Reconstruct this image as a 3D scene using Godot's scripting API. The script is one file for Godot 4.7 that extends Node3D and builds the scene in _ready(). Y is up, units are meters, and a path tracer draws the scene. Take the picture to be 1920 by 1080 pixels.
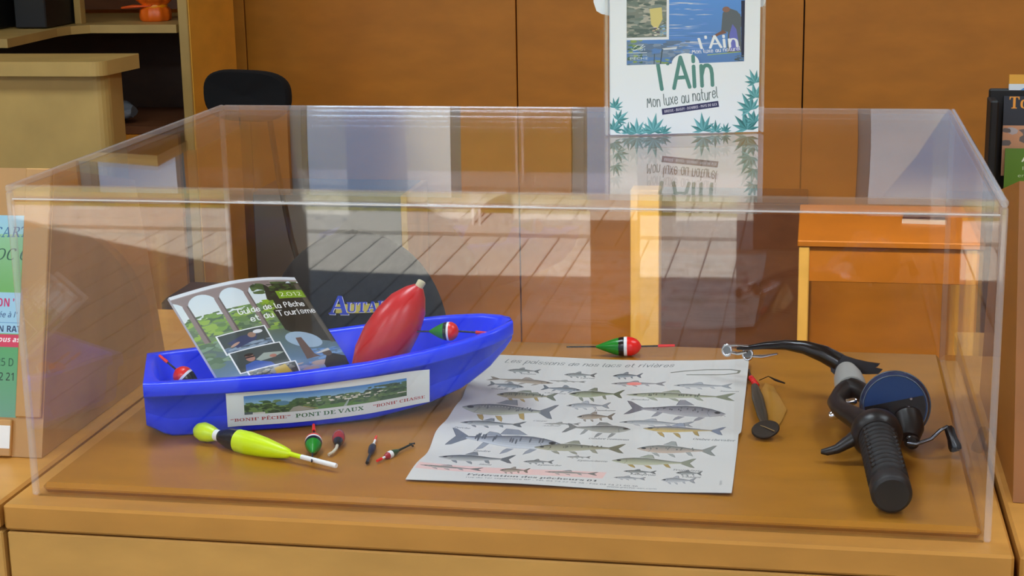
extends Node3D
# A fishing display in a clear case on a wooden plinth, in a wood-lined hall glazed behind the camera.

const CASE_W := 0.856
const CASE_H := 0.2903
const CASE_D := 0.553
const YB := 0.90          # top of the plinth slab, on which the case stands
const YF := 0.91          # top of the raised board inside the case

const FILL_ENERGY := 1.33        # each added ceiling fill panel

var M := {}
var taken := {}


# ------------------------------------------------------------------ mesh building
class MB:
	var v := PackedVector3Array()
	var uv := PackedVector2Array()
	var g := PackedInt32Array()

	func t(a: Vector3, b: Vector3, c: Vector3, grp := -1, ua := Vector2.ZERO, ub := Vector2.ZERO, uc := Vector2.ZERO) -> void:
		v.append_array([a, b, c])
		uv.append_array([ua, ub, uc])
		g.append(grp)

	func q(a: Vector3, b: Vector3, c: Vector3, d: Vector3, grp := -1, ua := Vector2.ZERO, ub := Vector2.ZERO, uc := Vector2.ZERO, ud := Vector2.ZERO) -> void:
		t(a, b, c, grp, ua, ub, uc)
		t(a, c, d, grp, ua, uc, ud)

	func face(pts: Array, out: Vector3, grp := -1) -> void:
		var n: Vector3 = (pts[1] - pts[0]).cross(pts[2] - pts[0])
		if n.dot(out) < 0:
			pts.reverse()
		for i in range(1, pts.size() - 1):
			t(pts[0], pts[i], pts[i + 1], grp)

	func fix(from: int) -> void:    # turns a closed body added since vertex number «from» right side out
		var vol := 0.0
		var o: Vector3 = v[from] if from < v.size() else Vector3.ZERO
		for i in range(from, v.size(), 3):
			vol += (v[i] - o).dot((v[i + 1] - o).cross(v[i + 2] - o))
		if vol < 0:
			for i in range(from, v.size(), 3):
				var a := v[i + 1]
				v[i + 1] = v[i + 2]
				v[i + 2] = a
				var b := uv[i + 1]
				uv[i + 1] = uv[i + 2]
				uv[i + 2] = b

	func box(c: Vector3, s: Vector3, r := 0.0015, bas := Basis.IDENTITY) -> MB:
		var h := s * 0.5
		r = minf(r, minf(h.x, minf(h.y, h.z)) * 0.8)
		var P := func(sg: Vector3, ax: int) -> Vector3:
			var p := Vector3.ZERO
			for k in 3:
				p[k] = sg[k] * (h[k] if k == ax else h[k] - r)
			return c + bas * p
		for ax in 3:
			for s1 in [-1.0, 1.0]:
				var b1: int = (ax + 1) % 3
				var b2: int = (ax + 2) % 3
				var pts := []
				for pr in [[-1.0, -1.0], [1.0, -1.0], [1.0, 1.0], [-1.0, 1.0]]:
					var sg := Vector3.ZERO
					sg[ax] = s1
					sg[b1] = pr[0]
					sg[b2] = pr[1]
					pts.append(P.call(sg, ax))
				var out := Vector3.ZERO
				out[ax] = s1
				face(pts, bas * out)
				for s2 in [-1.0, 1.0]:
					var sa := Vector3.ZERO
					sa[ax] = s1
					sa[b1] = s2
					sa[b2] = -1.0
					var sb := sa
					sb[b2] = 1.0
					var o2 := Vector3.ZERO
					o2[ax] = s1
					o2[b1] = s2
					face([P.call(sa, ax), P.call(sb, ax), P.call(sb, b1), P.call(sa, b1)], bas * o2)
		for sx in [-1.0, 1.0]:
			for sy in [-1.0, 1.0]:
				for sz in [-1.0, 1.0]:
					var sg := Vector3(sx, sy, sz)
					face([P.call(sg, 0), P.call(sg, 1), P.call(sg, 2)], bas * sg)
		return self

	func loft(rings: Array, cap_a := true, cap_b := true, grp := 1, closed := true) -> MB:
		var from := v.size()
		var n: int = rings[0].size()
		var m: int = n if closed else n - 1
		for i in rings.size() - 1:
			for j in m:
				var k := (j + 1) % n
				var ua := Vector2(float(j) / m, float(i) / (rings.size() - 1))
				var ub := Vector2(float(j + 1) / m, ua.y)
				var uc := Vector2(ub.x, float(i + 1) / (rings.size() - 1))
				q(rings[i][j], rings[i][k], rings[i + 1][k], rings[i + 1][j], grp, ua, ub, uc, Vector2(ua.x, uc.y))
		for e in [[cap_a, rings[0], true], [cap_b, rings[-1], false]]:
			if e[0]:
				var mid := Vector3.ZERO
				for p in e[1]:
					mid += p
				mid /= n
				for j in n:
					if e[2]:
						t(mid, e[1][(j + 1) % n], e[1][j])
					else:
						t(mid, e[1][j], e[1][(j + 1) % n])
		if cap_a and cap_b:
			fix(from)
		return self

	func lathe(a: Vector3, b: Vector3, prof: Array, seg := 24, grp := 1) -> MB:   # prof: (0..1 along the axis, radius)
		var ax := (b - a).normalized()
		var u := ax.cross(Vector3.UP if absf(ax.y) < 0.9 else Vector3.RIGHT).normalized()
		var w := ax.cross(u)
		var rings := []
		for p in prof:
			var ring := PackedVector3Array()
			for j in seg:
				var f := TAU * j / seg
				ring.append(a.lerp(b, p.x) + (u * cos(f) + w * sin(f)) * maxf(p.y, 0.00005))
			rings.append(ring)
		return loft(rings, true, true, grp)

	func tube(pts: Array, rad: Variant, seg := 10, flat := 1.0) -> MB:
		var rings := []
		var u := Vector3.ZERO
		for i in pts.size():
			var d: Vector3 = (pts[mini(i + 1, pts.size() - 1)] - pts[maxi(i - 1, 0)]).normalized()
			if u == Vector3.ZERO:
				u = d.cross(Vector3.UP if absf(d.y) < 0.9 else Vector3.RIGHT)
			u = (u - d * u.dot(d)).normalized()
			var w := d.cross(u)
			var r: float = rad[i] if rad is Array else rad
			var ring := PackedVector3Array()
			for j in seg:
				var f := TAU * j / seg
				ring.append(pts[i] + u * cos(f) * r + w * sin(f) * r * flat)
			rings.append(ring)
		return loft(rings)

	func prism(poly: PackedVector2Array, at: Vector3, ex: Vector3, ey: Vector3, depth: float) -> MB:   # a polygon in the plane ex, ey, made «depth» thick along ex x ey
		var n := ex.cross(ey).normalized() * depth
		var idx := Geometry2D.triangulate_polygon(poly)
		var from := v.size()
		var P := func(p: Vector2) -> Vector3: return at + ex * p.x + ey * p.y
		var box_ := Rect2(poly[0], Vector2.ZERO)
		for p in poly:
			box_ = box_.expand(p)
		var U := func(p: Vector2) -> Vector2: return Vector2((p.x - box_.position.x) / box_.size.x, 1.0 - (p.y - box_.position.y) / box_.size.y)
		var cw := Geometry2D.is_polygon_clockwise(poly)
		for i in range(0, idx.size(), 3):
			var a := poly[idx[i]]
			var b := poly[idx[i + 1]]
			var c := poly[idx[i + 2]]
			if (b - a).cross(c - a) < 0:
				var s := b
				b = c
				c = s
			t(P.call(a) + n, P.call(b) + n, P.call(c) + n, -1, U.call(a), U.call(b), U.call(c))
			t(P.call(a), P.call(c), P.call(b), -1, U.call(a), U.call(c), U.call(b))
		for i in poly.size():
			var a := poly[i]
			var b := poly[(i + 1) % poly.size()]
			if cw:
				var s := a
				a = b
				b = s
			# the rim takes the colour at the edge of the print
			q(P.call(a), P.call(b), P.call(b) + n, P.call(a) + n, -1, U.call(a), U.call(b), U.call(b), U.call(a))
		fix(from)
		return self

	func done(origin := Vector3.ZERO) -> ArrayMesh:
		var s := SurfaceTool.new()
		s.begin(Mesh.PRIMITIVE_TRIANGLES)
		for i in v.size():
			if i % 3 == 0:
				s.set_smooth_group(g[i / 3])
			var k: int = [0, 2, 1][i % 3] + i - i % 3
			s.set_uv(uv[k])
			s.add_vertex(v[k] - origin)
		s.generate_normals()
		return s.commit()


# ------------------------------------------------------------------ prints: a picture drawn with filled shapes at twice its size
class Canvas:
	var im: Image
	var w: int
	var h: int
	var k := 2.0
	var oy := 0.0      # moves what is drawn next down the sheet
	static var glyphs := {
		"a": ["46 37 17 05 04 13 33 45 47 43", 5], "c": ["46 37 17 05 04 13 33 44", 5], "d": ["46 37 17 05 04 13 33 45 49 43", 5],
		"e": ["05 45 46 37 17 05 04 13 33 44", 5], "ê": ["05 45 46 37 17 05 04 13 33 44|18 29 38", 5], "è": ["05 45 46 37 17 05 04 13 33 44|19 28", 5],
		"h": ["09 03|05 17 37 46 43", 5], "i": ["07 03|09 08", 2], "l": ["09 04 13", 2], "m": ["07 03|05 17 27 36 33|35 47 57 66 63", 7],
		"n": ["07 03|05 17 37 46 43", 5], "o": ["17 05 04 13 33 44 46 37 17", 5], "p": ["07 00|06 17 37 46 44 33 13 04", 5], "r": ["07 03|05 17 37", 4],
		"s": ["46 37 17 06 15 35 44 33 13 04", 5], "t": ["19 14 23 33|07 37", 4], "u": ["07 04 13 33 45|47 43", 5], "v": ["07 23 47", 5],
		"x": ["07 43|47 03", 5], "L": ["09 03 43", 5], "M": ["03 19 34 59 63", 7], "G": ["58 39 19 07 05 13 33 54 56 36", 6],
		"P": ["03 09 39 48 47 36 06", 5], "T": ["09 69|39 33", 7], "A": ["03 39 63|15 55", 7], "I": ["08 13", 1.9], "'": ["19 18", 2], " ": ["", 3]}

	func _init(width: int, height: int, back: Color, scale := 2.0) -> void:
		k = scale
		w = int(width * k)
		h = int(height * k)
		im = Image.create(w, h, false, Image.FORMAT_RGB8)
		im.fill(back)

	func poly(pts: PackedVector2Array, c: Color) -> void:
		if oy:
			pts = Transform2D(0.0, Vector2(0, oy)) * pts
		var n := pts.size()
		var lo := INF
		var hi := -INF
		for p in pts:
			lo = minf(lo, p.y)
			hi = maxf(hi, p.y)
		for y in range(maxi(0, int(lo * k)), mini(h - 1, int(hi * k) + 1) + 1):
			var yy := (y + 0.5) / k
			var xs := PackedFloat32Array()
			for i in n:
				var a := pts[i]
				var b := pts[(i + 1) % n]
				if (a.y <= yy) != (b.y <= yy):
					xs.append(a.x + (yy - a.y) / (b.y - a.y) * (b.x - a.x))
			xs.sort()
			for i in range(0, xs.size() - 1, 2):
				var x0 := maxi(0, roundi(xs[i] * k))
				var x1 := mini(w, roundi(xs[i + 1] * k))
				if x1 > x0:
					im.fill_rect(Rect2i(x0, y, x1 - x0, 1), c)

	func rect(x: float, y: float, ww: float, hh: float, c: Color) -> void:
		im.fill_rect(Rect2i(roundi(x * k), roundi((y + oy) * k), roundi(ww * k), roundi(hh * k)), c)

	func shade(x: float, y: float, ww: float, hh: float, a: Color, b: Color) -> void:
		for i in int(hh * k):
			im.fill_rect(Rect2i(roundi(x * k), roundi((y + oy) * k) + i, roundi(ww * k), 1), a.lerp(b, i / (hh * k)))

	func oval(x: float, y: float, rx: float, ry: float, c: Color, turn := 0.0) -> void:
		var p := PackedVector2Array()
		for i in 20:
			p.append(Vector2(x, y) + Vector2(rx * cos(TAU * i / 20), ry * sin(TAU * i / 20)).rotated(turn))
		poly(p, c)

	func line(pts: PackedVector2Array, wd: float, c: Color) -> void:
		for i in pts.size() - 1:
			var d := (pts[i + 1] - pts[i]).normalized() * wd * 0.5
			var o := Vector2(-d.y, d.x)
			poly(PackedVector2Array([pts[i] + o, pts[i + 1] + o, pts[i + 1] - o, pts[i] - o]), c)
		if wd > 1.5:
			for p in pts:
				oval(p.x, p.y, wd * 0.5, wd * 0.5, c)

	func blots(x: float, y: float, ww: float, hh: float, n: int, r: float, cols: Array, sd: int, flat := 0.6) -> void:
		var rg := RandomNumberGenerator.new()
		rg.seed = sd
		for i in n:
			var rr := r * rg.randf_range(0.4, 1.0)
			var p := PackedVector2Array()
			var c := Vector2(x + rg.randf() * ww, y + rg.randf() * hh)
			for j in 9:
				p.append((c + Vector2(cos(TAU * j / 9), sin(TAU * j / 9) * flat) * rr * rg.randf_range(0.6, 1.1)).clamp(Vector2(x, y), Vector2(x + ww, y + hh)))
			poly(p, cols[rg.randi() % cols.size()])

	func hand(s: String, x: float, y: float, size: float, wd: float, c: Color, slant := 0.0, turn := 0.0, wob := 0, wide := 0.55) -> void:   # handwriting: strokes; y is the base line, size the height of a capital
		var f := size / 6.0
		var at := 0.0
		var rg := RandomNumberGenerator.new()
		rg.seed = wob + s.length()
		for ch in s:
			var gl: Array = glyphs.get(ch, glyphs["o"])
			var lift := rg.randf_range(-0.35, 0.35) if wob else 0.0
			if gl[0] != "":
				for part in gl[0].split("|"):
					var pts := PackedVector2Array()
					for pr in part.split(" "):
						var gx: float = pr.unicode_at(0) - 48
						var gy: float = pr.unicode_at(1) - 51 + lift
						pts.append(Vector2(x, y) + Vector2((at + gx + gy * slant) * f * wide, -gy * f).rotated(turn))
					if pts.size() > 3:      # round the corners once
						var soft := PackedVector2Array([pts[0]])
						for i in pts.size() - 1:
							soft.append(pts[i].lerp(pts[i + 1], 0.25))
							soft.append(pts[i].lerp(pts[i + 1], 0.75))
						soft.append(pts[-1])
						pts = soft
					line(pts, wd, c)
			at += gl[1] + 0.9

	func text(s: String, x: float, y: float, size: float, c: Color, font := "Droid Sans", slant := 0.0, turn := 0.0, bold := false, wide := 1.0) -> void:   # y is the base line
		var f := SystemFont.new()
		f.font_names = PackedStringArray([font])
		f.font_weight = 700 if bold else 400
		var tm := TextMesh.new()
		tm.font = f
		tm.font_size = 40
		tm.pixel_size = size / 40.0
		tm.depth = 0.0
		tm.text = s
		tm.horizontal_alignment = HORIZONTAL_ALIGNMENT_LEFT
		tm.curve_step = 4.0
		var ar := tm.get_mesh_arrays()
		var vv: PackedVector3Array = ar[Mesh.ARRAY_VERTEX]
		var ix: PackedInt32Array = ar[Mesh.ARRAY_INDEX]
		if vv.is_empty():
			return
		var low := INF
		var left := INF
		for p in vv:
			low = minf(low, p.y)
			left = minf(left, p.x)
		for i in range(0, ix.size(), 3):
			var tri := PackedVector2Array()
			for j in 3:
				var p := vv[ix[i + j]] - Vector3(left, low, 0)
				tri.append(Vector2(x, y) + Vector2(p.x * wide + p.y * slant, -p.y).rotated(turn))
			poly(tri, c)

	func tex() -> ImageTexture:
		if k != 1.0:
			im.resize(int(w / k), int(h / k), Image.INTERPOLATE_BILINEAR if k <= 2 else Image.INTERPOLATE_LANCZOS)
		return ImageTexture.create_from_image(im)


# ------------------------------------------------------------------ materials and nodes
func mat(c: Color, rough := 0.5, metal := 0.0, spec := 0.5) -> StandardMaterial3D:
	var m := StandardMaterial3D.new()
	m.albedo_color = c
	m.roughness = rough
	m.metallic = metal
	m.metallic_specular = spec
	return m

func printed(c: Canvas, rough := 0.45) -> StandardMaterial3D:
	var m := mat(Color.WHITE, rough)
	m.albedo_texture = c.tex()
	m.texture_repeat = false
	return m

func clear(alpha: float, c := Color.WHITE, rough := 0.015) -> StandardMaterial3D:
	var m := mat(c, rough)
	m.albedo_color.a = alpha
	m.transparency = BaseMaterial3D.TRANSPARENCY_ALPHA
	return m

func noise_tex(seed_: int, freq: float, a: Color, b: Color, size := 512, type := FastNoiseLite.TYPE_SIMPLEX_SMOOTH) -> NoiseTexture2D:
	var n := FastNoiseLite.new()
	n.seed = seed_
	n.frequency = freq
	n.noise_type = type
	n.fractal_octaves = 4
	var t := NoiseTexture2D.new()
	t.width = size
	t.height = size
	t.seamless = true
	t.noise = n
	var r := Gradient.new()
	r.set_color(0, a)
	r.set_color(1, b)
	t.color_ramp = r
	return t

func wood(c: Color, rough: float, fine: Texture2D, size := Vector3(0.9, 6.0, 0.9)) -> StandardMaterial3D:
	var m := mat(c, rough)
	m.albedo_texture = fine
	m.uv1_triplanar = true
	m.uv1_world_triplanar = true
	m.uv1_scale = size
	return m

func numbered(called: String) -> String:
	taken[called] = taken.get(called, 0) + 1
	return called if taken[called] == 1 else "%s_%03d" % [called, taken[called] - 1]

func tag(o: Node3D, label: String, category := "", group := "") -> Node3D:
	if label:
		o.set_meta("label", label)
	if category:
		o.set_meta("category", category)
	if group:
		o.set_meta("group", group)
	return o

func thing(called: String, label: String, category: String, at := Vector3.ZERO, group := "") -> Node3D:
	var o := Node3D.new()
	o.name = numbered(called)
	o.position = at
	add_child(o, true)
	tag(o, label, category, group)
	return o

func base_of(n: Node) -> Vector3:
	var p := Vector3.ZERO
	while n is Node3D and n != self:
		p += n.position
		n = n.get_parent()
	return p

func part(called: String, b: MB, m: Material, parent: Node, label := "") -> MeshInstance3D:   # b in the scene's axes
	var o := MeshInstance3D.new()
	o.name = called
	o.mesh = b.done(base_of(parent))
	o.material_override = m
	parent.add_child(o, true)
	if label:
		o.set_meta("label", label)
	return o

func one(called: String, b: MB, m: Material, label: String, category: String, at := Vector3.ZERO, group := "") -> MeshInstance3D:
	var o := MeshInstance3D.new()
	o.name = numbered(called)
	o.position = at
	o.mesh = b.done(at)
	o.material_override = m
	add_child(o, true)
	tag(o, label, category, group)
	return o

func struct(called: String, b: MB, m: Material, label := "") -> MeshInstance3D:
	var o := one(called, b, m, label, "")
	o.set_meta("kind", "structure")
	return o


# ------------------------------------------------------------------ main
func _ready() -> void:
	# camera
	var cam := Camera3D.new()
	cam.name = "camera"
	cam.fov = 19.55833
	cam.position = Vector3(0.27566, 1.4394, 1.35184)
	cam.rotation = Vector3(-0.236207, 0.182452, -0.017992)   # YXZ order
	cam.near = 0.02
	cam.far = 600.0
	add_child(cam)
	cam.current = true
	# sky, exposure
	var env := Environment.new()
	env.background_mode = Environment.BG_SKY
	var sky := Sky.new()
	var pan := PanoramaSkyMaterial.new()
	pan.panorama = sky_picture()
	sky.sky_material = pan
	env.sky = sky
	env.background_energy_multiplier = 1.02
	env.tonemap_mode = Environment.TONE_MAPPER_LINEAR
	env.tonemap_exposure = 2.05
	env.sdfgi_enabled = true
	env.ssao_enabled = true
	env.ssil_enabled = true
	var we := WorldEnvironment.new()
	we.name = "world_environment"
	we.environment = env
	add_child(we)
	# sun, high behind the building: it lights the deck outside the glazing and stays out of the room
	var sun := DirectionalLight3D.new()
	sun.name = "sun"
	sun.rotation = Vector3(-deg_to_rad(65.5), PI, 0)
	sun.light_energy = 5.6
	sun.light_color = Color(1.0, 0.97, 0.92)
	sun.light_angular_distance = 0.5
	sun.shadow_enabled = true
	sun.sky_mode = DirectionalLight3D.SKY_MODE_LIGHT_ONLY
	add_child(sun)

	materials()
	setting()
	unseen_lights()
	outdoors()
	plinths()
	display_case()
	poster_holder()
	boat()
	boat_load()
	fish_poster()
	floats()
	spoon()
	fishing_rod()
	furniture()
	back_office()
	brochures()


func sky_picture() -> Texture2D:
	var w := 512
	var h := 256
	var n := FastNoiseLite.new()
	n.seed = 7
	n.frequency = 1.0
	n.fractal_octaves = 5
	var im := Image.create(w, h, false, Image.FORMAT_RGBF)
	for y in h:
		var el := (0.5 - (y + 0.5) / h) * PI
		for x in w:
			var az := TAU * (x + 0.5) / w
			var up := clampf(sin(el), 0, 1)
			var c := Color(0.46, 0.62, 0.86).lerp(Color(0.2, 0.38, 0.78), pow(up, 0.55))
			if el > -0.02:
				var d := Vector3(cos(az) * cos(el), up, sin(az) * cos(el))
				var p := Vector3(d.x, el * 2.2, d.z) * 4.2
				var f := n.get_noise_3dv(p)
				c = c.lerp(Color(1.25, 1.25, 1.25), smoothstep(-0.02, 0.22, f) * 0.92)
			else:
				c = Color(0.22, 0.22, 0.18)
			im.set_pixel(x, y, c)
	return ImageTexture.create_from_image(im)


func materials() -> void:
	var fine := noise_tex(3, 0.012, Color(0.90, 0.90, 0.90), Color(1, 1, 1))
	var mid := noise_tex(5, 0.02, Color(0.86, 0.85, 0.83), Color(1, 1, 1))
	M.panel = wood(Color(0.875, 0.56, 0.155), 0.5, fine, Vector3(0.7, 1.6, 0.7))
	M.panel_pale = wood(Color(0.93, 0.61, 0.20), 0.5, fine, Vector3(0.7, 1.6, 0.7))
	M.plinth = wood(Color(0.81, 0.57, 0.26), 0.36, fine, Vector3(1.1, 3.0, 3.0))
	M.front = wood(Color(0.84, 0.63, 0.325), 0.42, fine, Vector3(1.1, 3.0, 3.0))
	M.board = wood(Color(0.69, 0.455, 0.125), 0.30, fine, Vector3(1.1, 3.0, 3.0))
	M.board.metallic_specular = 0.38
	M.stand = wood(Color(0.80, 0.60, 0.34), 0.42, fine, Vector3(2.0, 1.2, 2.0))
	M.stand_dark = wood(Color(0.66, 0.41, 0.14), 0.45, fine, Vector3(0.7, 1.6, 0.7))
	M.table = wood(Color(0.80, 0.49, 0.115), 0.45, fine, Vector3(0.7, 1.6, 0.7))
	M.veneer = wood(Color(1.0, 0.74, 0.26), 0.45, fine, Vector3(0.7, 1.6, 0.7))
	M.oak = wood(Color(1.0, 0.80, 0.40), 0.45, fine, Vector3(1.5, 1.0, 1.5))
	M.cupboard = wood(Color(0.45, 0.27, 0.15), 0.45, mid, Vector3(1.0, 2.0, 1.0))
	M.dark = wood(Color(0.25, 0.17, 0.11), 0.5, mid, Vector3(1.0, 2.0, 1.0))
	M.cream = wood(Color(0.75, 0.615, 0.345), 0.5, fine, Vector3(1, 1, 1))
	M.grey = mat(Color(0.50, 0.50, 0.48), 0.6)
	M.frame = mat(Color(0.47, 0.51, 0.58), 0.4)
	M.plaster = mat(Color(0.82, 0.76, 0.66), 0.9)
	M.floor = wood(Color(0.36, 0.27, 0.20), 0.5, mid, Vector3(1, 1, 1))
	M.black = mat(Color(0.035, 0.035, 0.035), 0.55)
	M.cloth = mat(Color(0.05, 0.05, 0.055), 0.95)
	M.white = mat(Color(0.93, 0.93, 0.92), 0.5)
	M.card = mat(Color(0.955, 0.985, 0.995), 0.55)
	M.pane = clear(0.001)
	M.tint = clear(0.52, Color(0.05, 0.055, 0.06))  # dark tint added to dim the sky in the back windows
	M.tint.metallic_specular = 0.05
	M.edge = clear(0.17, Color(0.93, 0.91, 0.90), 0.06)
	M.side = clear(0.001)
	M.side.metallic_specular = 0.36
	M.edge_soft = clear(0.075, Color(0.93, 0.88, 0.82), 0.04)
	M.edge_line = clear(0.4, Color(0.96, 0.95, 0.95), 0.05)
	M.glass = clear(0.02)
	M.chrome = mat(Color(0.85, 0.85, 0.86), 0.16, 1.0)
	M.red = mat(Color(0.93, 0.10, 0.07), 0.3)
	M.green = mat(Color(0.05, 0.52, 0.10), 0.28)
	M.lime = mat(Color(0.82, 0.93, 0.05), 0.35)
	M.gloss_black = mat(Color(0.03, 0.03, 0.035), 0.25)
	M.deck = wood(Color(0.68, 0.68, 0.66), 0.8, noise_tex(9, 0.03, Color(0.7, 0.7, 0.7), Color(1, 1, 1)), Vector3(5, 5, 0.5))
	M.grass = wood(Color(0.52, 0.50, 0.16), 0.9, noise_tex(11, 0.05, Color(0.45, 0.5, 0.4), Color(1, 1, 0.9)), Vector3(0.5, 0.5, 0.5))
	M.bluegrey = mat(Color(0.16, 0.18, 0.22), 0.8)


func setting() -> void:
	struct("floor", MB.new().box(Vector3(-0.75, -0.05, -0.4), Vector3(7.9, 0.1, 6.3)), M.floor)
	struct("ceiling", MB.new().box(Vector3(-0.75, 2.85, -0.4), Vector3(7.9, 0.1, 6.3)), M.plaster)
	struct("wall_left", MB.new().box(Vector3(-4.75, 1.4, -0.4), Vector3(0.1, 2.8, 6.3)), M.plaster)
	struct("wall_right", MB.new().box(Vector3(3.25, 1.4, -0.4), Vector3(0.1, 2.8, 6.3)), M.panel)
	# back wall: wooden panels with open joints up to the high windows
	var back := struct("wall_back", MB.new().box(Vector3(-0.75, 0.74, -3.475), Vector3(7.9, 1.48, 0.11)), M.dark, "")
	var x := -4.635
	for i in 10:
		var wd := 0.812
		var b := MB.new().box(Vector3(x + wd * 0.5, 0.75, -3.41), Vector3(wd - 0.004, 1.5, 0.02), 0.001)
		part("panel", b, M.panel_pale if i == 3 else M.panel, back)
		x += wd
	var up := MB.new()
	var holes := [[-1.95, -1.60], [-1.27, -0.745], [-0.42, 0.05], [0.39, 1.15]]
	var at := -4.7
	for hl in holes + [[3.2, 3.2]]:
		if hl[0] > at:
			up.box(Vector3((at + hl[0]) * 0.5, 1.9, -3.465), Vector3(hl[0] - at, 0.8, 0.13), 0.0)
		at = hl[1]
	up.box(Vector3(-0.75, 2.55, -3.465), Vector3(7.9, 0.5, 0.13), 0.0)
	part("upper_panel", up, M.panel, back)
	var nr := 1
	for hl in holes:
		var win := struct("window_%d" % nr, MB.new().box(Vector3((hl[0] + hl[1]) * 0.5, 1.9, -3.47), Vector3(hl[1] - hl[0], 0.8, 0.004), 0.0), M.tint)
		for s in [0, 1]:
			part("window_frame", MB.new().box(Vector3(hl[s] + (0.018 if s == 0 else -0.018), 1.9, -3.45), Vector3(0.036, 0.8, 0.06)), M.frame, win)
			part("window_frame", MB.new().box(Vector3((hl[0] + hl[1]) * 0.5, 1.515 + 0.77 * s, -3.45), Vector3(hl[1] - hl[0], 0.03, 0.06)), M.frame, win)
		nr += 1
	# the pale wooden wall post behind the case, and a low batten on the wall
	one("square_post", MB.new().box(Vector3(-0.0815, 0.40, -2.2), Vector3(0.0625, 0.80, 0.06), 0.002), M.oak, "pale square wooden post right behind the case, left of the table", "post", Vector3(-0.0815, 0, -2.2))
	# glazed front wall behind the camera: floor to lintel openings between posts
	var fr := struct("wall_front", MB.new().box(Vector3(-0.75, 2.65, 2.68), Vector3(7.9, 0.3, 0.16)), M.panel)
	for pr in [[-4.7, -4.4], [-3.2, -3.05], [-2.16, -2.02], [-1.184, -1.022], [-0.26, -0.152], [0.095, 0.62], [1.55, 1.7], [2.9, 3.2]]:  # the widest is added, standing in for the person behind the camera
		part("post", MB.new().box(Vector3((pr[0] + pr[1]) * 0.5, 1.25, 2.68), Vector3(pr[1] - pr[0], 2.5, 0.14)), M.cupboard, fr)


func unseen_lights() -> void:      # fill panels added out of view under the ceiling to brighten the room
	var fill_glow := mat(Color(0.9, 0.92, 0.95), 0.6)
	fill_glow.emission_enabled = true
	fill_glow.emission = Color(0.95, 0.98, 1.0)
	fill_glow.emission_energy_multiplier = 1.2
	var n := 0
	for z in [-0.55, 2.25]:
		for x in [-2.3, -0.5, 1.3]:
			var o := thing("added_fill_panel", "square fill panel added out of view under the ceiling, %s in the row %s" % [["left one", "middle one", "right one"][n % 3], "over the plinth" if n < 3 else "by the glazed front"], "fill light", Vector3(x, 2.76, z), "added fill panels")
			part("housing", MB.new().box(Vector3(x, 2.778, z), Vector3(0.62, 0.04, 0.62), 0.004), M.white, o)
			part("diffuser", MB.new().box(Vector3(x, 2.754, z), Vector3(0.58, 0.008, 0.58), 0.001), fill_glow, o)
			var l := AreaLight3D.new()
			l.name = "fill_area_light"
			l.area_size = Vector2(0.58, 0.58)
			l.light_energy = FILL_ENERGY * (0.7 if n < 3 else 1.0)
			l.light_color = Color(0.88, 0.95, 1.0)
			l.shadow_enabled = true
			l.set("area_range", 12.0)
			l.position = Vector3(0, -0.016, 0)
			l.rotation.x = -PI / 2
			o.add_child(l, true)
			n += 1


	# ceiling spot out of view, placed to light the table and post
	var at := Vector3(0.12, 2.62, -0.75)
	var aim := (Vector3(0.12, 0.58, -2.15) - at).normalized()
	var sp := thing("unseen_spotlight", "unseen black ceiling spot placed to light the wooden table", "unseen_spotlight", Vector3(0.12, 2.8, -0.75))
	part("stalk", MB.new().tube([at + Vector3(0, 0.18, 0), at + Vector3(0, 0.02, 0)], 0.012, 10), M.black, sp)
	part("can", MB.new().lathe(at - aim * 0.07, at + aim * 0.06, [Vector2(0, 0.03), Vector2(0.3, 0.045), Vector2(1, 0.05)], 24), M.black, sp)
	var lens := mat(Color(1, 0.95, 0.85), 0.3)
	lens.emission_enabled = true
	lens.emission = Color(1.0, 0.9, 0.72)
	lens.emission_energy_multiplier = 2.0
	part("lens", MB.new().lathe(at + aim * 0.0605, at + aim * 0.064, [Vector2(0, 0.044), Vector2(1, 0.042)], 24), lens, sp)
	var s := SpotLight3D.new()
	s.name = "unseen_spot_beam"
	s.spot_angle = 21.0
	s.spot_range = 8.0
	s.spot_attenuation = 2.0
	s.spot_angle_attenuation = 0.6
	s.light_energy = 2.4
	s.light_size = 0.04
	s.light_color = Color(1.0, 0.88, 0.68)
	s.shadow_enabled = true
	s.position = at + aim * 0.09 - sp.position
	s.basis = Basis.looking_at(aim, Vector3.BACK)
	sp.add_child(s, true)


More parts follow.
